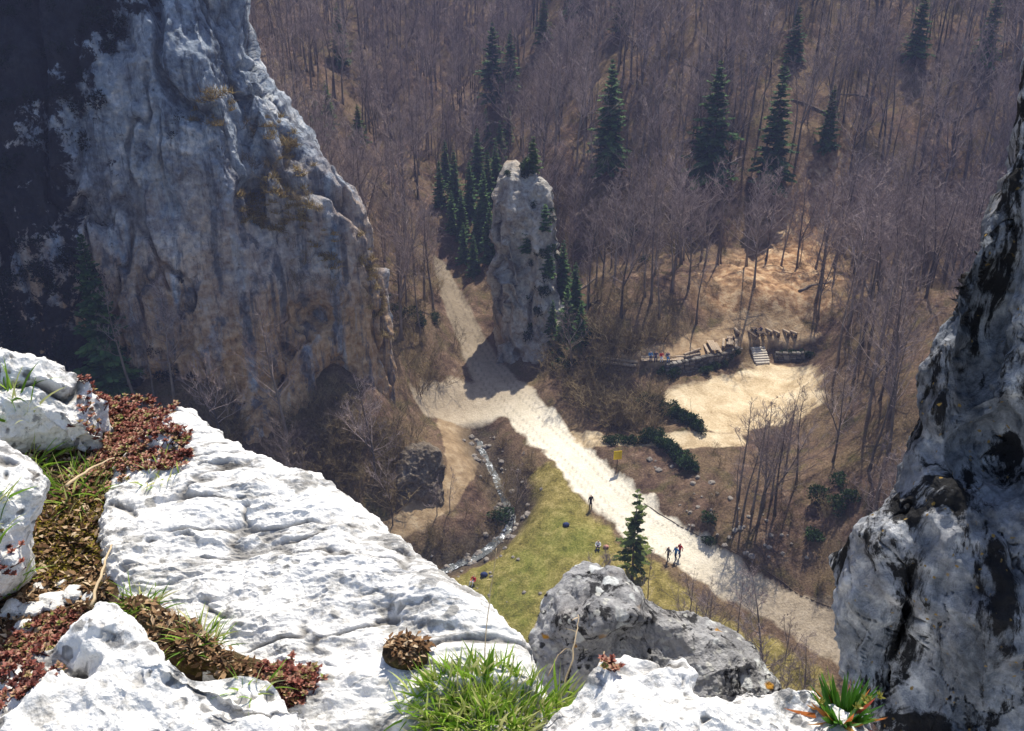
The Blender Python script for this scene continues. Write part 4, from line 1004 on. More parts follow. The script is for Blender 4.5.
for q, (u, vb) in enumerate(CLU):
    g = ground_at(u, vb)
    tree_from(TALL[(q * 3) % 8], 'bare_tree', 'slender bare tree of the pale clump standing below the sandy clearing', 'tree', tuple(g), q * 1.3, random.uniform(.55, .8), 'pale clump of bare trees below the clearing')
# evergreen bushes: the low dark rows round the clearing, and those along the wall
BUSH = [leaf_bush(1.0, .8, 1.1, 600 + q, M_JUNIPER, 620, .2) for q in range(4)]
def bush_px(u, v, sc, label, group=None, meshes=BUSH, name='evergreen_bush', q=0):
    g = ground_at(u, v)
    o = link(name, meshes[q % len(meshes)], loc=tuple(g)); o.rotation_euler = (0, 0, random.uniform(0, 6.28)); o.scale = (sc * random.uniform(.9, 1.2), sc * random.uniform(.9, 1.2), sc * random.uniform(.85, 1.2))
    return tag(o, label, 'bush', group)
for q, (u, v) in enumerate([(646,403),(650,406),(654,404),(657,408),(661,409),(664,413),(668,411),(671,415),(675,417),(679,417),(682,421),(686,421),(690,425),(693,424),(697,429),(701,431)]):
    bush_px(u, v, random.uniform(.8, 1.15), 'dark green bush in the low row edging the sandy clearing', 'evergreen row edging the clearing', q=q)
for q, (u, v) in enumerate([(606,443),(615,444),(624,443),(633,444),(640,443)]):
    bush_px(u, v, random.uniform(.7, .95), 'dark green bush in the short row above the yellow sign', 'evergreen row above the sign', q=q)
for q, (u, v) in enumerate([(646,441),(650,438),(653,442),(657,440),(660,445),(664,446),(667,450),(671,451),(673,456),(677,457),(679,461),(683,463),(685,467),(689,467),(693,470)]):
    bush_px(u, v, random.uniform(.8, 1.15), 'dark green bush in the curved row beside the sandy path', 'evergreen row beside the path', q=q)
for q, (u, v) in enumerate([(664,374),(672,376),(706,374),(714,370),(722,366),(728,360),(735,356)]):
    bush_px(u, v, random.uniform(.7, 1.05), 'bright green bush growing along the terrace wall', 'bushes along the terrace wall', q=q)
for q, (u, v) in enumerate([(780,356),(788,355),(796,357),(803,355),(810,357)]):
    bush_px(u, v, random.uniform(.55, .8), 'olive bush on the bank beside the stone steps', 'bushes beside the steps', q=q)
bush_px(709,522,.9,'round dark bush alone on the bank over the road, upper of two', q=1); bush_px(709,545,.8,'round dark bush alone on the bank over the road, lower of two', q=2)
for q, (u, v) in enumerate([(820,500),(836,510),(812,540),(840,485),(850,500)]):
    bush_px(u, v, random.uniform(.9, 1.3), 'dark bush on the red leafy bank near the rock wall', 'dark bushes by the rock wall', q=q)
for q, (u, v) in enumerate([(388,300),(394,312),(420,325),(436,322),(410,318)]):
    bush_px(u, v, random.uniform(.9, 1.5), 'green bush on the bank at the cliff corner', 'green bushes at the cliff corner', q=q)
for q, (u, v) in enumerate([(632,238),(622,245),(645,262),(500,520),(690,232)]):
    bush_px(u, v, random.uniform(1.0, 1.5), 'dark evergreen bush among the leafless trees of the slope', 'evergreen bushes in the wood', q=q)
random.seed(12)
for q in range(26):
    u, v = (random.uniform(528, 562), random.uniform(205, 340)) if q < 20 else (random.uniform(503, 558), random.uniform(166, 182))
    h = BV_PILLAR.ray_cast(CAMV, Vector(ray(u, v)).normalized())
    if h[0] is None: continue
    o = link('evergreen_bush', BUSH[q % 4], loc=tuple(h[0] + Vector((0, .2, -.3)))); s_ = random.uniform(.5, 1.2); o.scale = (s_, s_, s_ * 1.2); o.rotation_euler = (0, 0, q); tag(o, 'dark evergreen bush rooted on the rock pillar', 'bush', 'bushes on the rock pillar')
for q in range(14):
    u, v = random.uniform(545, 600), random.uniform(325, 372)
    bush_px(u, v, random.uniform(.8, 1.5), 'dark bush at the shaded foot of the rock pillar', 'dark bushes at the pillar foot', q=q)
# growth on the cliff: dark bushes added to deepen the painted shade, dry grass on the ledge
SHADEBUSH = [leaf_bush(1.3, 1.0, 1.5, 620 + q, M_DARKLEAF, 420, .26) for q in range(3)]
random.seed(9)
def on_cliff(u, v, bv=BV_CLIFF):
    h = bv.ray_cast(CAMV, Vector(ray(u, v)).normalized()); return h
cnt = 0
while cnt < 95:
    u, v = random.uniform(-5, 185), random.uniform(-5, 400)
    w = (u < 150 - v * .35 and v < 130) or (u < 90 and random.random() < .6) or (v > 330 and u < 175) or (abs(v - 118) < 26 and u > 150 and random.random() < .5)
    if not w: continue
    h = on_cliff(u, v)
    cnt += 1
    if h[0] is None: continue
    sc = random.uniform(.45, 1.25)
    o = link('shade_bush', SHADEBUSH[cnt % 3], loc=tuple(h[0] + Vector((0, .3, -.35 * sc)))); o.rotation_euler = (R(random.uniform(0, 25)), 0, random.uniform(0, 6.28)); o.scale = (sc, sc, sc * random.uniform(.7, 1.2))
    tag(o, 'black green bush added to darken the shaded part of the great cliff', 'bush', 'added dark bushes on the cliff')
def dry_tuft(seed, n=60, L=.9):
    random.seed(seed); m = MB()
    for q in range(n):
        m.blade(Vector((random.gauss(0, .22), random.gauss(0, .22), -.05)), rdir(35, 88), L * random.uniform(.5, 1.1), .06, Vector((random.gauss(0, .4), random.gauss(0, .4), -.9)), 3, random.random())
    return m.mesh('dry_tuft', M_DRY)
DRYT = [dry_tuft(640 + q) for q in range(3)]
random.seed(10)
for poly, n, lab, gp in (([(236,190),(262,172),(300,180),(330,225),(350,262),(340,275),(300,235),(262,228),(236,225)], 90, 'tuft of dry yellow grass on the sloping ledge of the great cliff', 'dry grass on the cliff ledge'),
                  ([(262,110),(285,120),(318,165),(330,190),(300,180),(270,150)], 24, 'tuft of dry grass in the upper groove of the great cliff', 'dry grass in the cliff groove'),
                  ([(345,225),(362,230),(385,300),(390,345),(376,330)], 26, 'tuft of dry grass down the rounded edge of the great cliff', 'dry grass on the cliff edge'),
                  ([(200,82),(240,90),(232,128),(190,120)], 16, 'tuft of dry grass high on the face of the great cliff', 'dry grass high on the cliff')):
    P = np.array(poly, float); c0 = 0; tries = 0
    while c0 < n and tries < 2000:
        tries += 1; u, v = random.uniform(P[:, 0].min(), P[:, 0].max()), random.uniform(P[:, 1].min(), P[:, 1].max())
        if sd_poly(np.array([[u, v]]), P)[0] < 0: continue
        h = on_cliff(u, v)
        if h[0] is None or h[1].z < .12: continue
        c0 += 1; sc = random.uniform(.6, 1.3); o = link('dry_grass_tuft', DRYT[c0 % 3], loc=tuple(h[0])); o.scale = (sc, sc, sc); o.rotation_euler = (R(12), 0, random.uniform(0, 6.28)); tag(o, lab, 'grass tuft', gp)
c0 = 0; tries = 0
while c0 < 34 and tries < 900:
    tries += 1; u, v = random.uniform(232, 385), random.uniform(120, 330)
    if abs(v - (1.35 * u - 170)) > 60: continue
    h = on_cliff(u, v)
    if h[0] is None or h[1].z < .25: continue
    c0 += 1; sc = random.uniform(.3, .7); o = link('bare_shrub', SHRUB[c0 % 5], loc=tuple(h[0])); o.scale = (sc, sc, sc); o.rotation_euler = (R(15), 0, random.uniform(0, 6.28)); tag(o, 'leafless grey shrub rooted in a crack of the great cliff', 'shrub', 'bare shrubs on the cliff')

# ------------------------------------------------------------------ things on the valley floor
M_WOOD = m_plain('weathered_wood', (.36, .28, .20), .85, .35, 6)
M_DWOOD = m_plain('dark_brown_plain', (.085, .060, .042), .85, .4, 6)
M_STONE = m_plain('wall_stone', (.23, .205, .18), .95, .5, 4)
M_STEP = m_plain('pale_stone', (.50, .45, .38), .95, .3, 5)
M_SKIN = m_plain('skin', (.55, .34, .25), .6, .05)
MATC = {}
def cloth(nm, col):
    if nm not in MATC: MATC[nm] = m_plain(nm, col, .85, .15, 12)
    return MATC[nm]
def person(loc, rz, pose, label, top, legs, hair, shoes, group=None, hgt=1.72, sitz=.0):
    """one continuous body grown over a posed skeleton"""
    s = hgt / 1.72; J = {}
    if pose == 'walk':
        J = dict(pel=(0,0,.94), sp=(0,.02,1.15), ch=(0,.04,1.36), nk=(0,.04,1.47), hd=(0,.055,1.56), ht=(0,.06,1.68),
                 ls=(-.17,.03,1.40), le=(-.23,-.09,1.14), lw=(-.22,-.02,.91), lh=(-.21,.02,.83), rs=(.17,.03,1.40), re=(.23,.08,1.13), rw=(.21,.22,.95), rh=(.20,.27,.88),
                 lk=(-.10,.16,.53), la=(-.09,.16,.09), lt=(-.10,.31,.04), rk=(.10,.03,.49), ra=(.10,-.26,.15), rt=(.10,-.16,.03))
    elif pose == 'stand':
        J = dict(pel=(0,0,.95), sp=(0,.0,1.16), ch=(0,.0,1.37), nk=(0,.01,1.48), hd=(0,.03,1.57), ht=(0,.04,1.69),
                 ls=(-.17,0,1.41), le=(-.25,-.02,1.14), lw=(-.20,.14,.98), lh=(-.15,.19,.95), rs=(.17,0,1.41), re=(.24,-.02,1.13), rw=(.25,.02,.88), rh=(.25,.04,.80),
                 lk=(-.11,.02,.51), la=(-.12,-.02,.09), lt=(-.13,.14,.04), rk=(.11,.03,.51), ra=(.12,-.01,.09), rt=(.14,.15,.04))
    elif pose == 'ground':
        J = dict(pel=(0,0,.13), sp=(0,-.05,.34), ch=(0,-.04,.55), nk=(0,.0,.66), hd=(0,.04,.75), ht=(0,.06,.87),
                 ls=(-.17,-.02,.59), le=(-.24,.14,.40), lw=(-.12,.32,.42), lh=(-.06,.38,.43), rs=(.17,-.02,.59), re=(.24,.14,.40), rw=(.12,.32,.42), rh=(.06,.38,.43),
                 lk=(-.13,.38,.44), la=(-.12,.52,.08), lt=(-.13,.68,.05), rk=(.13,.40,.42), ra=(.12,.58,.08), rt=(.13,.74,.05))
    else:
        J = dict(pel=(0,0,.50), sp=(0,-.01,.71), ch=(0,.05,.92), nk=(0,.09,1.02), hd=(0,.13,1.11), ht=(0,.15,1.23),
                 ls=(-.17,.06,.96), le=(-.24,.18,.76), lw=(-.14,.40,.78), lh=(-.08,.47,.79), rs=(.17,.06,.96), re=(.24,.18,.76), rw=(.14,.40,.78), rh=(.08,.47,.79),
                 lk=(-.11,.42,.50), la=(-.11,.38,.09), lt=(-.12,.54,.04), rk=(.11,.42,.50), ra=(.12,.44,.09), rt=(.12,.60,.04))
    Rr = dict(pel=.135, sp=.125, ch=.135, nk=.055, hd=.095, ht=.075, ls=.07, le=.047, lw=.034, lh=.036, lk=.065, la=.045, lt=.035)
    for q in ('s', 'e', 'w', 'h', 'k', 'a', 't'): Rr['r' + q] = Rr['l' + q]
    keys = list(J); E = [('pel','sp'),('sp','ch'),('ch','nk'),('nk','hd'),('hd','ht')] + [(a, b) for q in 'lr' for a, b in (('ch', q+'s'),(q+'s', q+'e'),(q+'e', q+'w'),(q+'w', q+'h'),('pel', q+'k'),(q+'k', q+'a'),(q+'a', q+'t'))]
    me = bpy.data.meshes.new('person'); me.from_pydata([Vector(J[k]) * s for k in keys], [(keys.index(a), keys.index(b)) for a, b in E], [])
    o = bpy.data.objects.new('person', me); COL.objects.link(o); o.modifiers.new('skin', 'SKIN'); ss = o.modifiers.new('sub', 'SUBSURF'); ss.levels = 2
    for q, kx in enumerate(keys):
        v = me.skin_vertices[0].data[q]; v.radius = (Rr[kx] * s * .92, Rr[kx] * s * .92); v.use_root = (kx == 'pel')
    dg = bpy.context.evaluated_depsgraph_get(); nm = bpy.data.meshes.new_from_object(o.evaluated_get(dg)); o.modifiers.clear(); o.data = nm; bpy.data.meshes.remove(me)
    nm.materials.clear()
    for m in (top, legs, M_SKIN, hair, shoes): nm.materials.append(m)
    slot = {}
    for a, b in E:
        slot[(a, b)] = 2 if b in ('hd', 'ht', 'lh', 'rh') else 4 if b in ('lt', 'rt') else 1 if b in ('lk', 'rk', 'la', 'ra') else 0
    JV = {k_: Vector(v) * s for k_, v in J.items()}; hc = (JV['hd'] + JV['ht']) / 2
    for p in nm.polygons:
        c = p.center; best = None
        for (a, b), sl in slot.items():
            A, B = JV[a], JV[b]; ab = B - A; t = max(0, min(1, (c - A).dot(ab) / ab.length_squared)); d = (c - A - ab * t).length
            if best is None or d < best[0]: best = (d, sl)
        sl = best[1]
        if sl == 2 and c.z > JV['hd'].z - .02 and (c.y < hc.y - .01 or c.z > hc.z + .055): sl = 3
        p.material_index = sl; p.use_smooth = True
    o.location = loc; o.rotation_euler = (0, 0, rz)
    return tag(o, label, 'person', group)
BLK, GRY, RED, BLU, WHT, NAVY, BRN = cloth('black_cloth', (.02, .02, .024)), cloth('grey_cloth', (.16, .16, .17)), cloth('red_cloth', (.50, .025, .03)), cloth('blue_cloth', (.03, .20, .46)), cloth('white_cloth', (.72, .72, .74)), cloth('navy_cloth', (.03, .045, .12)), cloth('brown_hair', (.05, .03, .02))
def gp(u, v): return tuple(ground_at(u, v))
person(gp(590.5, 509), R(200), 'stand', 'person in dark clothes standing alone at the grassy edge of the road', BLK, BLK, BRN, BLK)
person(gp(668, 561.5), R(120), 'walk', 'person in dark grey walking on the road beside two others', GRY, BLK, BRN, BLK)
person(gp(675.5, 561), R(125), 'walk', 'person in a bright blue top walking on the road with two others', BLU, NAVY, BRN, BLK)
person(gp(679.5, 558), R(130), 'walk', 'person in a red top walking just behind the one in blue', RED, NAVY, BRN, BLK)
person(gp(474, 583), R(150), 'ground', 'person in a red jacket and white trousers sitting on the meadow', RED, WHT, BRN, GRY, hgt=1.8)
person(gp(598, 548), R(170), 'ground', 'person in a pale top and dark trousers sitting on the grass by the road', WHT, NAVY, BRN, BLK, hgt=1.8)
def pack(u, v, mat, label, sc=1.0, name='backpack'):
    bm = bmesh.new(); bmesh.ops.create_icosphere(bm, subdivisions=3, radius=.24)
    for q in bm.verts:
        q.co.x *= 1.15; q.co.y *= .75; q.co.z *= .85
        if q.co.z < -.12: q.co.z = -.12 - (q.co.z + .12) * .1
        q.co += Vector((math.sin(q.co.z * 22) * .012, math.sin(q.co.x * 19) * .012, math.sin(q.co.y * 17) * .012))
    me = bpy.data.meshes.new(name); bm.to_mesh(me); bm.free(); me.materials.append(mat)
    for p in me.polygons: p.use_smooth = True
    g = ground_at(u, v); o = tag(link(name, me, loc=(g.x, g.y, g.z + .13 * sc)), label, 'bag'); o.scale = (sc, sc, sc)
    st = MB(); st.tube([Vector((-.12, -.17, .12)), Vector((-.14, -.25, .0)), Vector((-.12, -.17, -.1))], [.02] * 3, 5); st.tube([Vector((.12, -.17, .12)), Vector((.14, -.25, .0)), Vector((.12, -.17, -.1))], [.02] * 3, 5)
    st.build('strap', BLK, o); return o
pack(484, 576, NAVY, 'dark bag lying on the meadow beside the person in red', 1.3)
pack(606, 548, cloth('pink_cloth', (.5, .25, .2)), 'small pinkish bag on the grass beside the person in pale top', 1.0)
pack(566, 526, NAVY, 'dark bag alone on the green meadow', 1.2)

# yellow notice board on the bank
g = ground_at(617, 466); t = thing('notice_sign', 'plain yellow notice board on a post below the short evergreen row', 'sign', tuple(g), R(8))
m = MB(); m.box(Vector((0, 0, .85)), (.10, .08, 1.9), bev=.01); m.build('post', M_DWOOD, t)
m = MB(); m.box(Vector((0, -.07, 1.35)), (.85, .05, 1.0), bev=.01); m.build('board', m_plain('yellow_paint', (.80, .55, .02), .6, .08), t)
m = MB()
for q in range(5): m.box(Vector((0, -.098, 1.70 - q * .16)), (.5 if q % 2 else .62, .006, .035))
m.build('print', m_plain('sign_print', (.42, .28, .03), .7, .1), t)

# retaining wall of the terrace: rough courses of stone
def stone_wall(L, h, label, th=.55):
    L = densify(L, .3); m = MB(); random.seed(int(h * 100) + len(L)); n = len(L)
    d = np.gradient(L, axis=0); d /= np.linalg.norm(d, axis=1, keepdims=True)
    z0 = np.array([min(gz(x + ox, y + oy) for ox, oy in ((0, -1.2), (.5, -1), (-.5, -1))) for x, y in L])
    z0 = np.convolve(np.pad(z0, 5, 'edge'), np.ones(11) / 11, 'valid')
    org = Vector((L[n // 2][0], L[n // 2][1], z0[n // 2])); k0 = 0
    rows = int(h / .28)
    for r in range(rows + 1):
        s = random.random() * .5; k0 = s
        while k0 < n - 2:
            ln = random.uniform(1.0, 2.6); kc = k0 + ln / 2; i = min(int(kc), n - 2); f = kc - i
            p = L[i] * (1 - f) + L[i + 1] * f if i + 1 < n else L[i]; z = z0[i]
            m.box(Vector((p[0], p[1], z - .3 + r * .28 + .14)) - org, (ln * .3 - .02, th + random.uniform(-.12, .12), .27), math.atan2(d[i][1], d[i][0]), random.gauss(0, .03), random.random(), .05)
            k0 += ln
    return tag(m.build('stone_wall', M_WSTONE, None, org, False), label, 'wall')
M_WSTONE = m_tint('wall_stones', [(0, (.055, .05, .045)), (.5, (.14, .125, .11)), (1, (.26, .24, .21))], .95)
stone_wall(WALL, 1.75, 'curved dark retaining wall of rough stone between terrace and sandy clearing')
stone_wall(WALL2, 1.3, 'short low stone wall beside the stone steps')
# stone steps
a, b = ground_at(763, 364), ground_at(757.5, 347); t = thing('stone_steps', 'flight of pale stone steps climbing from the sandy clearing to the tables', 'steps', (a.x, a.y, a.z))
dv = b - a; n = 7; ang = math.atan2(dv.y, dv.x) - math.pi / 2
for q in range(n):
    m = MB(); p = dv * ((q + .5) / n); m.box(Vector((p.x, p.y, dv.z * (q + 1) / n - .10)), (1.75 + random.uniform(-.1, .1), Vector((dv.x, dv.y)).length / n + .06, .26), ang + random.gauss(0, .03), 0, .5, .03); m.build('step', M_STEP, t)
# picnic furniture
def picnic_table(u, v, rz, label, L=2.2, wood=M_WOOD):
    g = ground_at(u, v); t = thing('picnic_table', label, 'table', tuple(g), rz)
    m = MB()
    for q in range(4): m.box(Vector(((q - 1.5) * .2, 0, .75)), (.185, L, .06), bev=.008)
    m.build('table_top', wood, t)
    for sg in (-1, 1):
        m = MB(); m.box(Vector((sg * .72, 0, .44)), (.30, L, .07), bev=.01); m.build('seat', wood, t)
        for e in (-1, 1):
            m = MB(); m.tube([Vector((sg * .62, e * L * .36, -.1)), Vector((sg * .24, e * L * .36, .72))], [.055, .055], 6); m.build('leg', M_DWOOD, t)
    for e in (-1, 1):
        m = MB(); m.box(Vector((0, e * (L * .36 + .07), .37)), (1.7, .06, .10), bev=.008); m.build('cross_beam', M_DWOOD, t)
    return t
picnic_table(712, 351, R(4), 'wooden picnic table with both benches pointing away, nobody at it', 2.6)
picnic_table(729.5, 346, R(-12), 'wooden picnic table with dark clothed people sitting at it', 2.3)
picnic_table(757, 336, R(20), 'picnic table nearest the stone steps, beside the four log benches', 1.9, M_DWOOD)
def log_bench(u1, v1, u2, v2, label, group=None, h=.45, w=.34):
    a, b = ground_at(u1, v1), ground_at(u2, v2); c = (a + b) / 2; d = b - a; t = thing('log_bench', label, 'bench', tuple(c), math.atan2(d.y, d.x), group); L = d.length
    m = MB(); m.tube([Vector((-L / 2, 0, h - .12)), Vector((0, 0, h - .11)), Vector((L / 2, 0, h - .12))], [w * .45, w * .5, w * .46], 8); m.build('seat', M_WOOD, t, smooth_=False)
    for e in (-.36, .36):
        m = MB(); m.box(Vector((e * L, 0, h * .25 - .12)), (.22, .34, h * .5 + .2), bev=.02); m.build('support', M_DWOOD, t)
    return t
for q, (u1, v1, u2, v2) in enumerate([(766.5,329,771,337),(774,331,778.5,338),(783.5,330,788.5,338),(791,332,796,338)]):
    log_bench(u1, v1, u2, v2, ['log bench nearest the dark picnic table, first of the row of four', 'second log bench from the dark picnic table', 'third log bench from the dark picnic table', 'outermost log bench of the row of four'][q], 'row of log benches')
log_bench(738, 337, 735, 329, 'short log bench behind the table with dark clothed people')
log_bench(684, 357.5, 700, 351, 'slanting log bench linking the long table and the picnic tables')
log_bench(685, 361, 700, 355, 'slanting log bench on the lower side, near the terrace wall')
log_bench(600, 362, 638, 363, 'very long low log bench half hidden behind leafless bushes')
log_bench(601, 366, 636, 367, 'very long low log bench on the lower side, behind the bushes')
log_bench(641, 358.5, 684, 360.5, 'long log bench behind the row of seated people')
a, b = ground_at(641, 364), ground_at(683, 366); c_ = (a + b) / 2; d = b - a
t = thing('log_table', 'long dark log table with a row of people seated behind it', 'table', tuple(c_), math.atan2(d.y, d.x)); L = d.length
m = MB()
for q in range(3): m.box(Vector((0, (q - 1) * .24, .74)), (L, .22, .08), bev=.01)
m.build('table_top', M_WOOD, t)
for e in (-.4, 0, .4):
    m = MB(); m.box(Vector((e * L, 0, .33)), (.14, .6, .74), bev=.02); m.build('leg', M_DWOOD, t)
def seat_at(u, v, rz, label, top, legs): person(gp(u, v), rz, 'seat', label, top, legs, BRN, BLK)
seat_at(650, 360.5, R(185), 'person in a blue jacket at the long log table', BLU, NAVY)
seat_at(655.5, 360.5, R(175), 'person in dark navy between the blue and the red at the log table', NAVY, NAVY)
seat_at(661, 361, R(180), 'person in a red top at the long log table', RED, WHT)
seat_at(667, 361, R(190), 'person in grey and blue at the end of the long log table', cloth('slate_cloth', (.08, .10, .17)), BLU)
seat_at(726, 347, R(-100), 'person in black at the middle picnic table, on its near side', BLK, BLK)
seat_at(733.5, 345, R(80), 'person in black at the middle picnic table, facing the other', BLK, GRY)
seat_at(754.5, 337, R(-70), 'person in black seated at the table beside the steps', BLK, BLK)
seat_at(761, 335, R(110), 'person in dark navy seated at the table beside the steps', NAVY, BLK)

# stones in the stream and along track and road
def stone_mesh(seed):
    bm = bmesh.new(); bmesh.ops.create_icosphere(bm, subdivisions=3, radius=1)
    P = np.array([v.co[:] for v in bm.verts]); d = 1 + facets(P * .9 + seed * 7.3, seed)[0] * .5 + fbm(P * 2 + seed, 3, seed) * .2
    for v, x in zip(bm.verts, d): v.co *= x
    for v in bm.verts: v.co.z *= .65
    me = bpy.data.meshes.new('stone'); bm.to_mesh(me); bm.free(); me.materials.append(M_STONE)
    return me
STN = [stone_mesh(q) for q in range(5)]
rs = np.random.default_rng(3)
def stones(n, poly, lo, hi, label, group, name='stone'):
    for (x, y, z, r) in scatter_px(poly, n, 50 + n):
        s = float(rs.uniform(lo, hi)); o = link(name, STN[int(rs.integers(0, 5))], loc=(x, y, z + s * .15)); o.rotation_euler = (0, 0, float(rs.uniform(0, 6))); o.scale = (s, s * float(rs.uniform(.7, 1.2)), s); tag(o, label, 'stone', group)
for q in range(70):
    f = rs.random(); i = int(f * (len(STREAM) - 1)); p = STREAM[i] + rs.normal(0, .75, 2); s = float(rs.uniform(.12, .42)); o = link('stone', STN[q % 5], loc=(p[0], p[1], gz(*p) + s * .15))
    o.scale = (s, s * float(rs.uniform(.7, 1.2)), s); o.rotation_euler = (0, 0, float(rs.uniform(0, 6))); tag(o, 'wet grey stone in the bed of the little stream', 'stone', 'stones in the stream')
stones(40, [(480,430),(540,450),(545,500),(520,560),(560,590),(500,620),(440,580),(500,520)], .08, .24, 'small grey stone on the grass bank above the stream', 'stones on the meadow bank')
stones(46, [(640,455),(720,480),(820,560),(760,565),(680,520)], .10, .34, 'grey stone on the brown bank above the road', 'stones on the road bank')
# thin dark strip along the road's upper side
EP = densify(pline([(644,504),(680,527),(714,548),(759,573),(800,594),(836,612)]), .8)
m = MB(); pp = [Vector((x, y, gz(x, y) + .03)) for x, y in EP]; o0 = pp[len(pp) // 2].copy(); m.tube([p - o0 for p in pp], [.04] * len(pp), 6)
tag(m.build('dark_edge_strip', M_DWOOD, None, o0), 'thin dark strip along the upper side of the road', 'kerb')

# ------------------------------------------------------------------ plants and soil on the ledge
random.seed(21)
M_BLADE = m_tint('grass_blades', [(0, (.07, .15, .015)), (.35, (.18, .34, .03)), (.7, (.36, .50, .07)), (1, (.60, .58, .26))], .55, .38)
M_RED = m_tint('red_stonecrop', [(0, (.07, .022, .018)), (.3, (.22, .065, .05)), (.55, (.36, .14, .10)), (.72, (.50, .30, .22)), (.86, (.30, .24, .09)), (1, (.24, .30, .07))], .55, .22)
M_LITTER = m_tint('dead_leaves', [(0, (.045, .022, .012)), (.4, (.16, .085, .04)), (.75, (.34, .22, .12)), (1, (.58, .46, .32))], .9, .1)
M_STALK = m_plain('dry_stalk', (.52, .40, .25), .85, .3, 8)
M_MOSS = m_tint('yellow_moss', [(0, (.03, .022, .004)), (.5, (.13, .10, .012)), (1, (.30, .24, .03))], .9, .1)
M_SUCC = m_tint('houseleek_leaves', [(0, (.03, .12, .012)), (.5, (.11, .28, .03)), (.75, (.32, .30, .06)), (.9, (.55, .16, .05)), (1, (.60, .10, .08))], .4, .3)
# soil pockets lying in hollows of the slab
def pocket(name, out, anchor, normal, label, h=.02):
    o, b = rock(name, out, anchor, normal, h, .25, M_SOIL, nf=2.2, nth=240, nr=70, nrb=8, stages=[st_fbm(9, .012, 4, 131), st_fbm(30, .008, 4, 132)])
    BVF[name + str(len(BVF))] = b; return tag(o, label, 'soil patch')
def slab_plane(u, v):
    h = fg_at(u, v); return (u, v, px(h[0])[2])
def pk(out, u, v, label, lift=.02):
    a, b, d = slab_plane(u, v); pocket('soil_patch', out, (a, b, d - lift), (-.06, -.2, .97), label)
pk([(116,600),(134,594),(152,600),(168,612),(192,620),(212,634),(226,652),(244,664),(270,668),(300,674),(316,690),(306,702),(262,696),(232,686),(205,664),(176,658),(150,648),(130,628)], 190, 645, 'long dark soil pocket lying across the white slab')
pk([(382,642),(398,636),(420,638),(432,646),(426,662),(408,670),(386,662),(380,652)], 406, 652, 'small brown soil pocket in the slab above the big grass tuft', .038)
k_ = {'n': 0}
def tuft(u, v, n, L, w, rad, label, mat=M_BLADE, el=(45, 88), bend=.8, name='grass_tuft', cat='grass tuft', tint=(0, 1), squash=1.0, flare=0.0):
    h = fg_at(u, v)
    if h is None: print('tuft miss', u, v); return
    c = h[0]; m = MB()
    for q in range(n):
        r = rad * math.sqrt(random.random()); a = random.random() * 6.283; p = c + Vector((math.cos(a) * r, math.sin(a) * r * squash, 0)); g = fg_down(p)
        base = (g[0] if g is not None and abs(g[0].z - c.z) < .25 else p) - c - Vector((0, 0, .006)); out = Vector((math.cos(a), math.sin(a), 0)) * (r / rad) * flare
        d = (rdir(*el) + out).normalized(); l = L * random.uniform(.55, 1.15)
        m.blade(base, (d + Vector((random.gauss(0, .18), random.gauss(0, .18), 0))), l, w * random.uniform(.45, 1.15), Vector((d.x * bend + random.gauss(0, .2), d.y * bend + random.gauss(0, .2), -bend * random.uniform(.2, 1.2))), 5, 1.0 if random.random() < .12 else min(1, max(0, random.uniform(*tint))))
    return tag(m.build(name, mat, None, c), label, cat)
tuft(497, 706, 850, .07, .0092, .168, 'big bright green grass tuft between slab and white rim', el=(50, 90), bend=.6, squash=.42, flare=.5, tint=(.25, 1.0))
tuft(450, 716, 240, .075, .008, .10, 'shaggy lower fringe of grass under the big green tuft', el=(20, 75), bend=.8, squash=.5, flare=.5, tint=(.2, 1.0))
tuft(16, 425, 70, .13, .009, .06, 'small green grass tuft in front of the peaked white boulder', flare=.6)
tuft(80, 490, 90, .11, .008, .07, 'small green grass tuft beside the rounded boulder in brown soil', flare=.8)
tuft(8, 588, 55, .09, .008, .05, 'grass tuft at the picture edge below the rounded boulder', flare=.7)
tuft(136, 598, 75, .075, .006, .055, 'small grass tuft at the head of the long soil pocket', flare=.8)
tuft(197, 632, 80, .075, .006, .055, 'small grass tuft in the middle of the long soil pocket', flare=.9)
tuft(252, 680, 40, .06, .006, .045, 'small grass tuft at the lower end of the long soil pocket', flare=.8)
tuft(160, 472, 40, .06, .007, .06, 'yellow green little tuft beside the red stonecrop', flare=.8, tint=(.5, 1))
# houseleek like plant against the rock wall: broad leaves, green below and red at the outer ones
def houseleek(u, v, n, L, label):
    h = fg_at(u, v) or fg_at(u - 14, v + 12); c = h[0]; m = MB()
    for q in range(n):
        a = random.random() * 6.283; red = random.random() < .22; l = L * random.uniform(.5, 1.1) * (1.15 if red else 1); d = rdir(8 if red else 25, 60 if red else 80, a); d.x += -.15
        m.blade(Vector((math.cos(a) * .02, math.sin(a) * .02, -.01)), d, l, .013, Vector((0, 0, .25)), 5, random.uniform(.82, 1) if red else random.uniform(0, .62))
    for q in range(5):   # withered pale flower heads
        p = Vector((random.uniform(-.07, .07), random.uniform(-.05, .03), random.uniform(.05, .10)))
        for z in range(12): m.blade(p, rdir(-20, 90), .013, .007, Vector((0, 0, .5)), 2, .75)
    return tag(m.build('houseleek', M_SUCC, None, c), label, 'plant')
houseleek(856, 702, 110, .085, 'green plant with red tipped outer leaves growing against the rock wall')
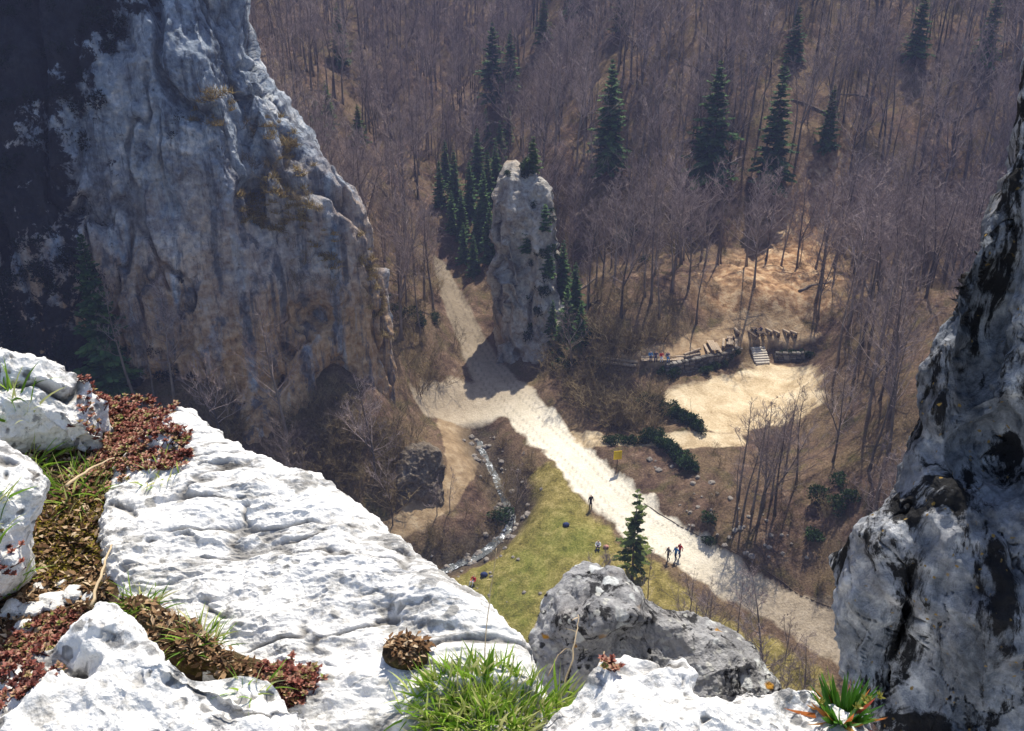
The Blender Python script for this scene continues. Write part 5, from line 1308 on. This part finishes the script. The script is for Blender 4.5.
# red stonecrop clumps: many little rosettes each
def stonecrop(u, v, n, rad, label, tint=(0, .85), sc=1.0, squash=1.0, tall=.028):
    h = fg_at(u, v)
    if h is None: print('crop miss', u, v); return
    c = h[0]; m = MB()
    for q in range(int(n * 1.35)):
        r = rad * math.sqrt(random.random()); a = random.random() * 6.283; p = c + Vector((math.cos(a) * r, math.sin(a) * r * squash, 0)); g = fg_down(p)
        base = (g[0] if g is not None and abs(g[0].z - c.z) < .3 else p) - c; tn = random.uniform(*tint); hh = tall * random.uniform(.1, 1) * (1 - .6 * r / rad)
        top = base + Vector((random.gauss(0, .008), random.gauss(0, .008), hh)); m.tube([base, top], [.002, .0015], 3, .1, False)
        for lv in range(2):
            for z in range(6):
                d = rdir(5 + lv * 35, 40 + lv * 35, z * 1.047 + lv * .5 + a); l = .0125 * sc * random.uniform(.7, 1.2) * (1 - .25 * lv)
                m.leaf(top, d, Vector((0, 0, 1)), l, l * .62, min(1, max(0, tn + random.gauss(0, .12))))
    return tag(m.build('stonecrop', M_RED, None, c), label, 'plant')
for (u, v, n, rd, lb) in ((122,412,150,.10,'red stonecrop clump tight behind the peaked white boulder'),(138,432,190,.13,'dense dark red stonecrop clump above the slab corner'),(124,452,150,.12,'red stonecrop clump between the peaked boulder and the slab'),
                          (160,446,110,.09,'red and green stonecrop clump at the slab top corner'),(176,462,50,.05,'small crimson stonecrop clump on the slab edge'),(108,470,110,.11,'pale withered stonecrop clump in the brown soil'),
                          (20,650,170,.13,'red stonecrop clump at the picture edge on the lumpy rock'),(48,640,130,.09,'red stonecrop clump above the dark rock hollow'),(10,676,110,.09,'lower red stonecrop clump on the lumpy rock'),
                          (282,680,90,.055,'pinkish stonecrop clump at the lower end of the soil pocket'),(300,686,60,.04,'small red stonecrop clump at the very tip of the soil pocket'),(611,668,7,.012,'tiny red stonecrop tuft in front of the grey boulder')):
    stonecrop(u, v, n, rd, lb, (0, .9) if 'pale' not in lb else (.55, .95))
# dead leaves and chips on the soil: nobody could count them
def litter(polys, n, name, mat, lo, hi, kind='stuff'):
    m = MB(); c0 = None
    for poly, cnt in zip(polys, n):
        P = np.array(poly, float); k0 = 0; tr = 0
        while k0 < cnt and tr < cnt * 8:
            tr += 1; u, v = random.uniform(P[:, 0].min(), P[:, 0].max()), random.uniform(P[:, 1].min(), P[:, 1].max())
            if sd_poly(np.array([[u, v]]), P)[0] < 0: continue
            h = fg_at(u, v)
            if h is None or not (h[3] == 'soil' or h[3].startswith('soil_patch')): continue
            k0 += 1; p = h[0] + Vector((0, 0, random.uniform(.001, .012))); c0 = c0 or p.copy(); l = random.uniform(lo, hi)
            m.leaf(p - c0, rdir(-15, 40), Vector((random.gauss(0, .5), random.gauss(0, .5), 1)), l, l * random.uniform(.25, .6), random.random())
    return tag(m.build(name, mat, None, c0), kind=kind)
SOILP = [(0,430),(60,440),(100,455),(120,430),(170,450),(150,470),(112,500),(105,560),(112,600),(90,620),(60,660),(0,700)]
POC = [(116,600),(152,600),(212,634),(244,664),(310,678),(306,702),(232,686),(150,648)]; POC2 = [(382,642),(420,638),(432,646),(408,670)]
litter([SOILP, POC, POC2], [2600, 700, 260], 'dead_leaves', M_LITTER, .008, .030)
litter([[(20,520),(60,500),(104,500),(104,560),(60,590),(20,580)]], [2600], 'moss', M_MOSS, .006, .014)
# loose white stones in the soil
M_CHIP = rock_material('white_chip', WHITE, sc=6, stain_amt=.2, bump=.6, bdist=.006)
for q, (u, v, s) in enumerate([(53,603,.030),(72,597,.026),(33,611,.024),(14,612,.028),(26,628,.022),(40,588,.016),(62,585,.013),(10,560,.02),(88,598,.014)]):
    h = fg_at(u, v)
    if h is None: continue
    me = STN[q % 5].copy(); me.materials.clear(); me.materials.append(M_CHIP); o = link('white_stone', me, loc=tuple(h[0] + Vector((0, 0, s * .3)))); o.scale = (s * 1.3, s, s); o.rotation_euler = (0, 0, q * 1.7)
    tag(o, 'small loose white stone lying on the dark soil beneath the rounded boulder', 'stone', 'loose white stones on the soil')
# dry stalks
def stalk(pts, r, label, group=None):
    V = [Vector(at_depth(*p)) for p in pts]; m = MB(); c = V[0].copy(); P = []
    for q in range(len(V) - 1):
        for t in range(5): P.append(V[q].lerp(V[q + 1], t / 5))
    P.append(V[-1]); m.tube([p - c + Vector((random.gauss(0, r), random.gauss(0, r), 0)) * .6 for p in P], [r * (1.1 - .7 * q / len(P)) for q in range(len(P))], 5)
    for q in (len(P) * 2 // 3, len(P) - 2): m.blade(P[q] - c, rdir(10, 60), .03, .003, Vector((0, 0, -.5)), 3)
    return tag(m.build('dry_stalk', M_STALK, None, c), label, 'stalk')
h = fg_at(484, 668); d0 = px(h[0])[2] if h else 2.4
stalk([(484,668,d0),(487,620,d0 + .02),(492,580,d0 + .03),(497,548,d0 + .02)], .0013, 'long thin pale grass stalk rising in front of the meadow')
stalk([(563,690,2.15),(572,660,2.16),(577,632,2.18),(578,614,2.2)], .0022, 'straight dry stalk standing before the grey boulder')
stalk([(588,692,2.12),(597,668,2.13),(604,652,2.15)], .0020, 'short dry stalk leaning right before the grey boulder')
stalk([(548,676,2.2),(558,655,2.22),(566,648,2.24)], .0012, 'thin bent dry stalk beside the big grass tuft')
stalk([(92,606,2.3),(102,570,2.4),(110,548,2.5),(112,545,2.52)], .004, 'dry twig lying along the slab edge')
stalk([(66,486,2.5),(88,470,2.6),(112,458,2.7)], .004, 'dry twig lying across the pale withered plants')

# ------------------------------------------------------------------ the bluish air of the valley
bm = bmesh.new(); bmesh.ops.create_cube(bm, size=1)
for v in bm.verts: v.co = Vector((v.co.x * 760 + 10, v.co.y * 640 + 240, v.co.z * 320 + 140))
me = bpy.data.meshes.new('haze'); bm.to_mesh(me); bm.free()
hm = bpy.data.materials.new('haze'); hm.use_nodes = True; nt = hm.node_tree; nt.nodes.remove(nt.nodes['Principled BSDF'])
pv = nt.nodes.new('ShaderNodeVolumePrincipled'); pv.inputs['Color'].default_value = (.46, .54, 1.0, 1); pv.inputs['Density'].default_value = HAZE_DENSITY; pv.inputs['Anisotropy'].default_value = .1
nt.links.new(pv.outputs[0], nt.nodes['Material Output'].inputs['Volume']); me.materials.append(hm)
tag(link('haze', me), kind='stuff')
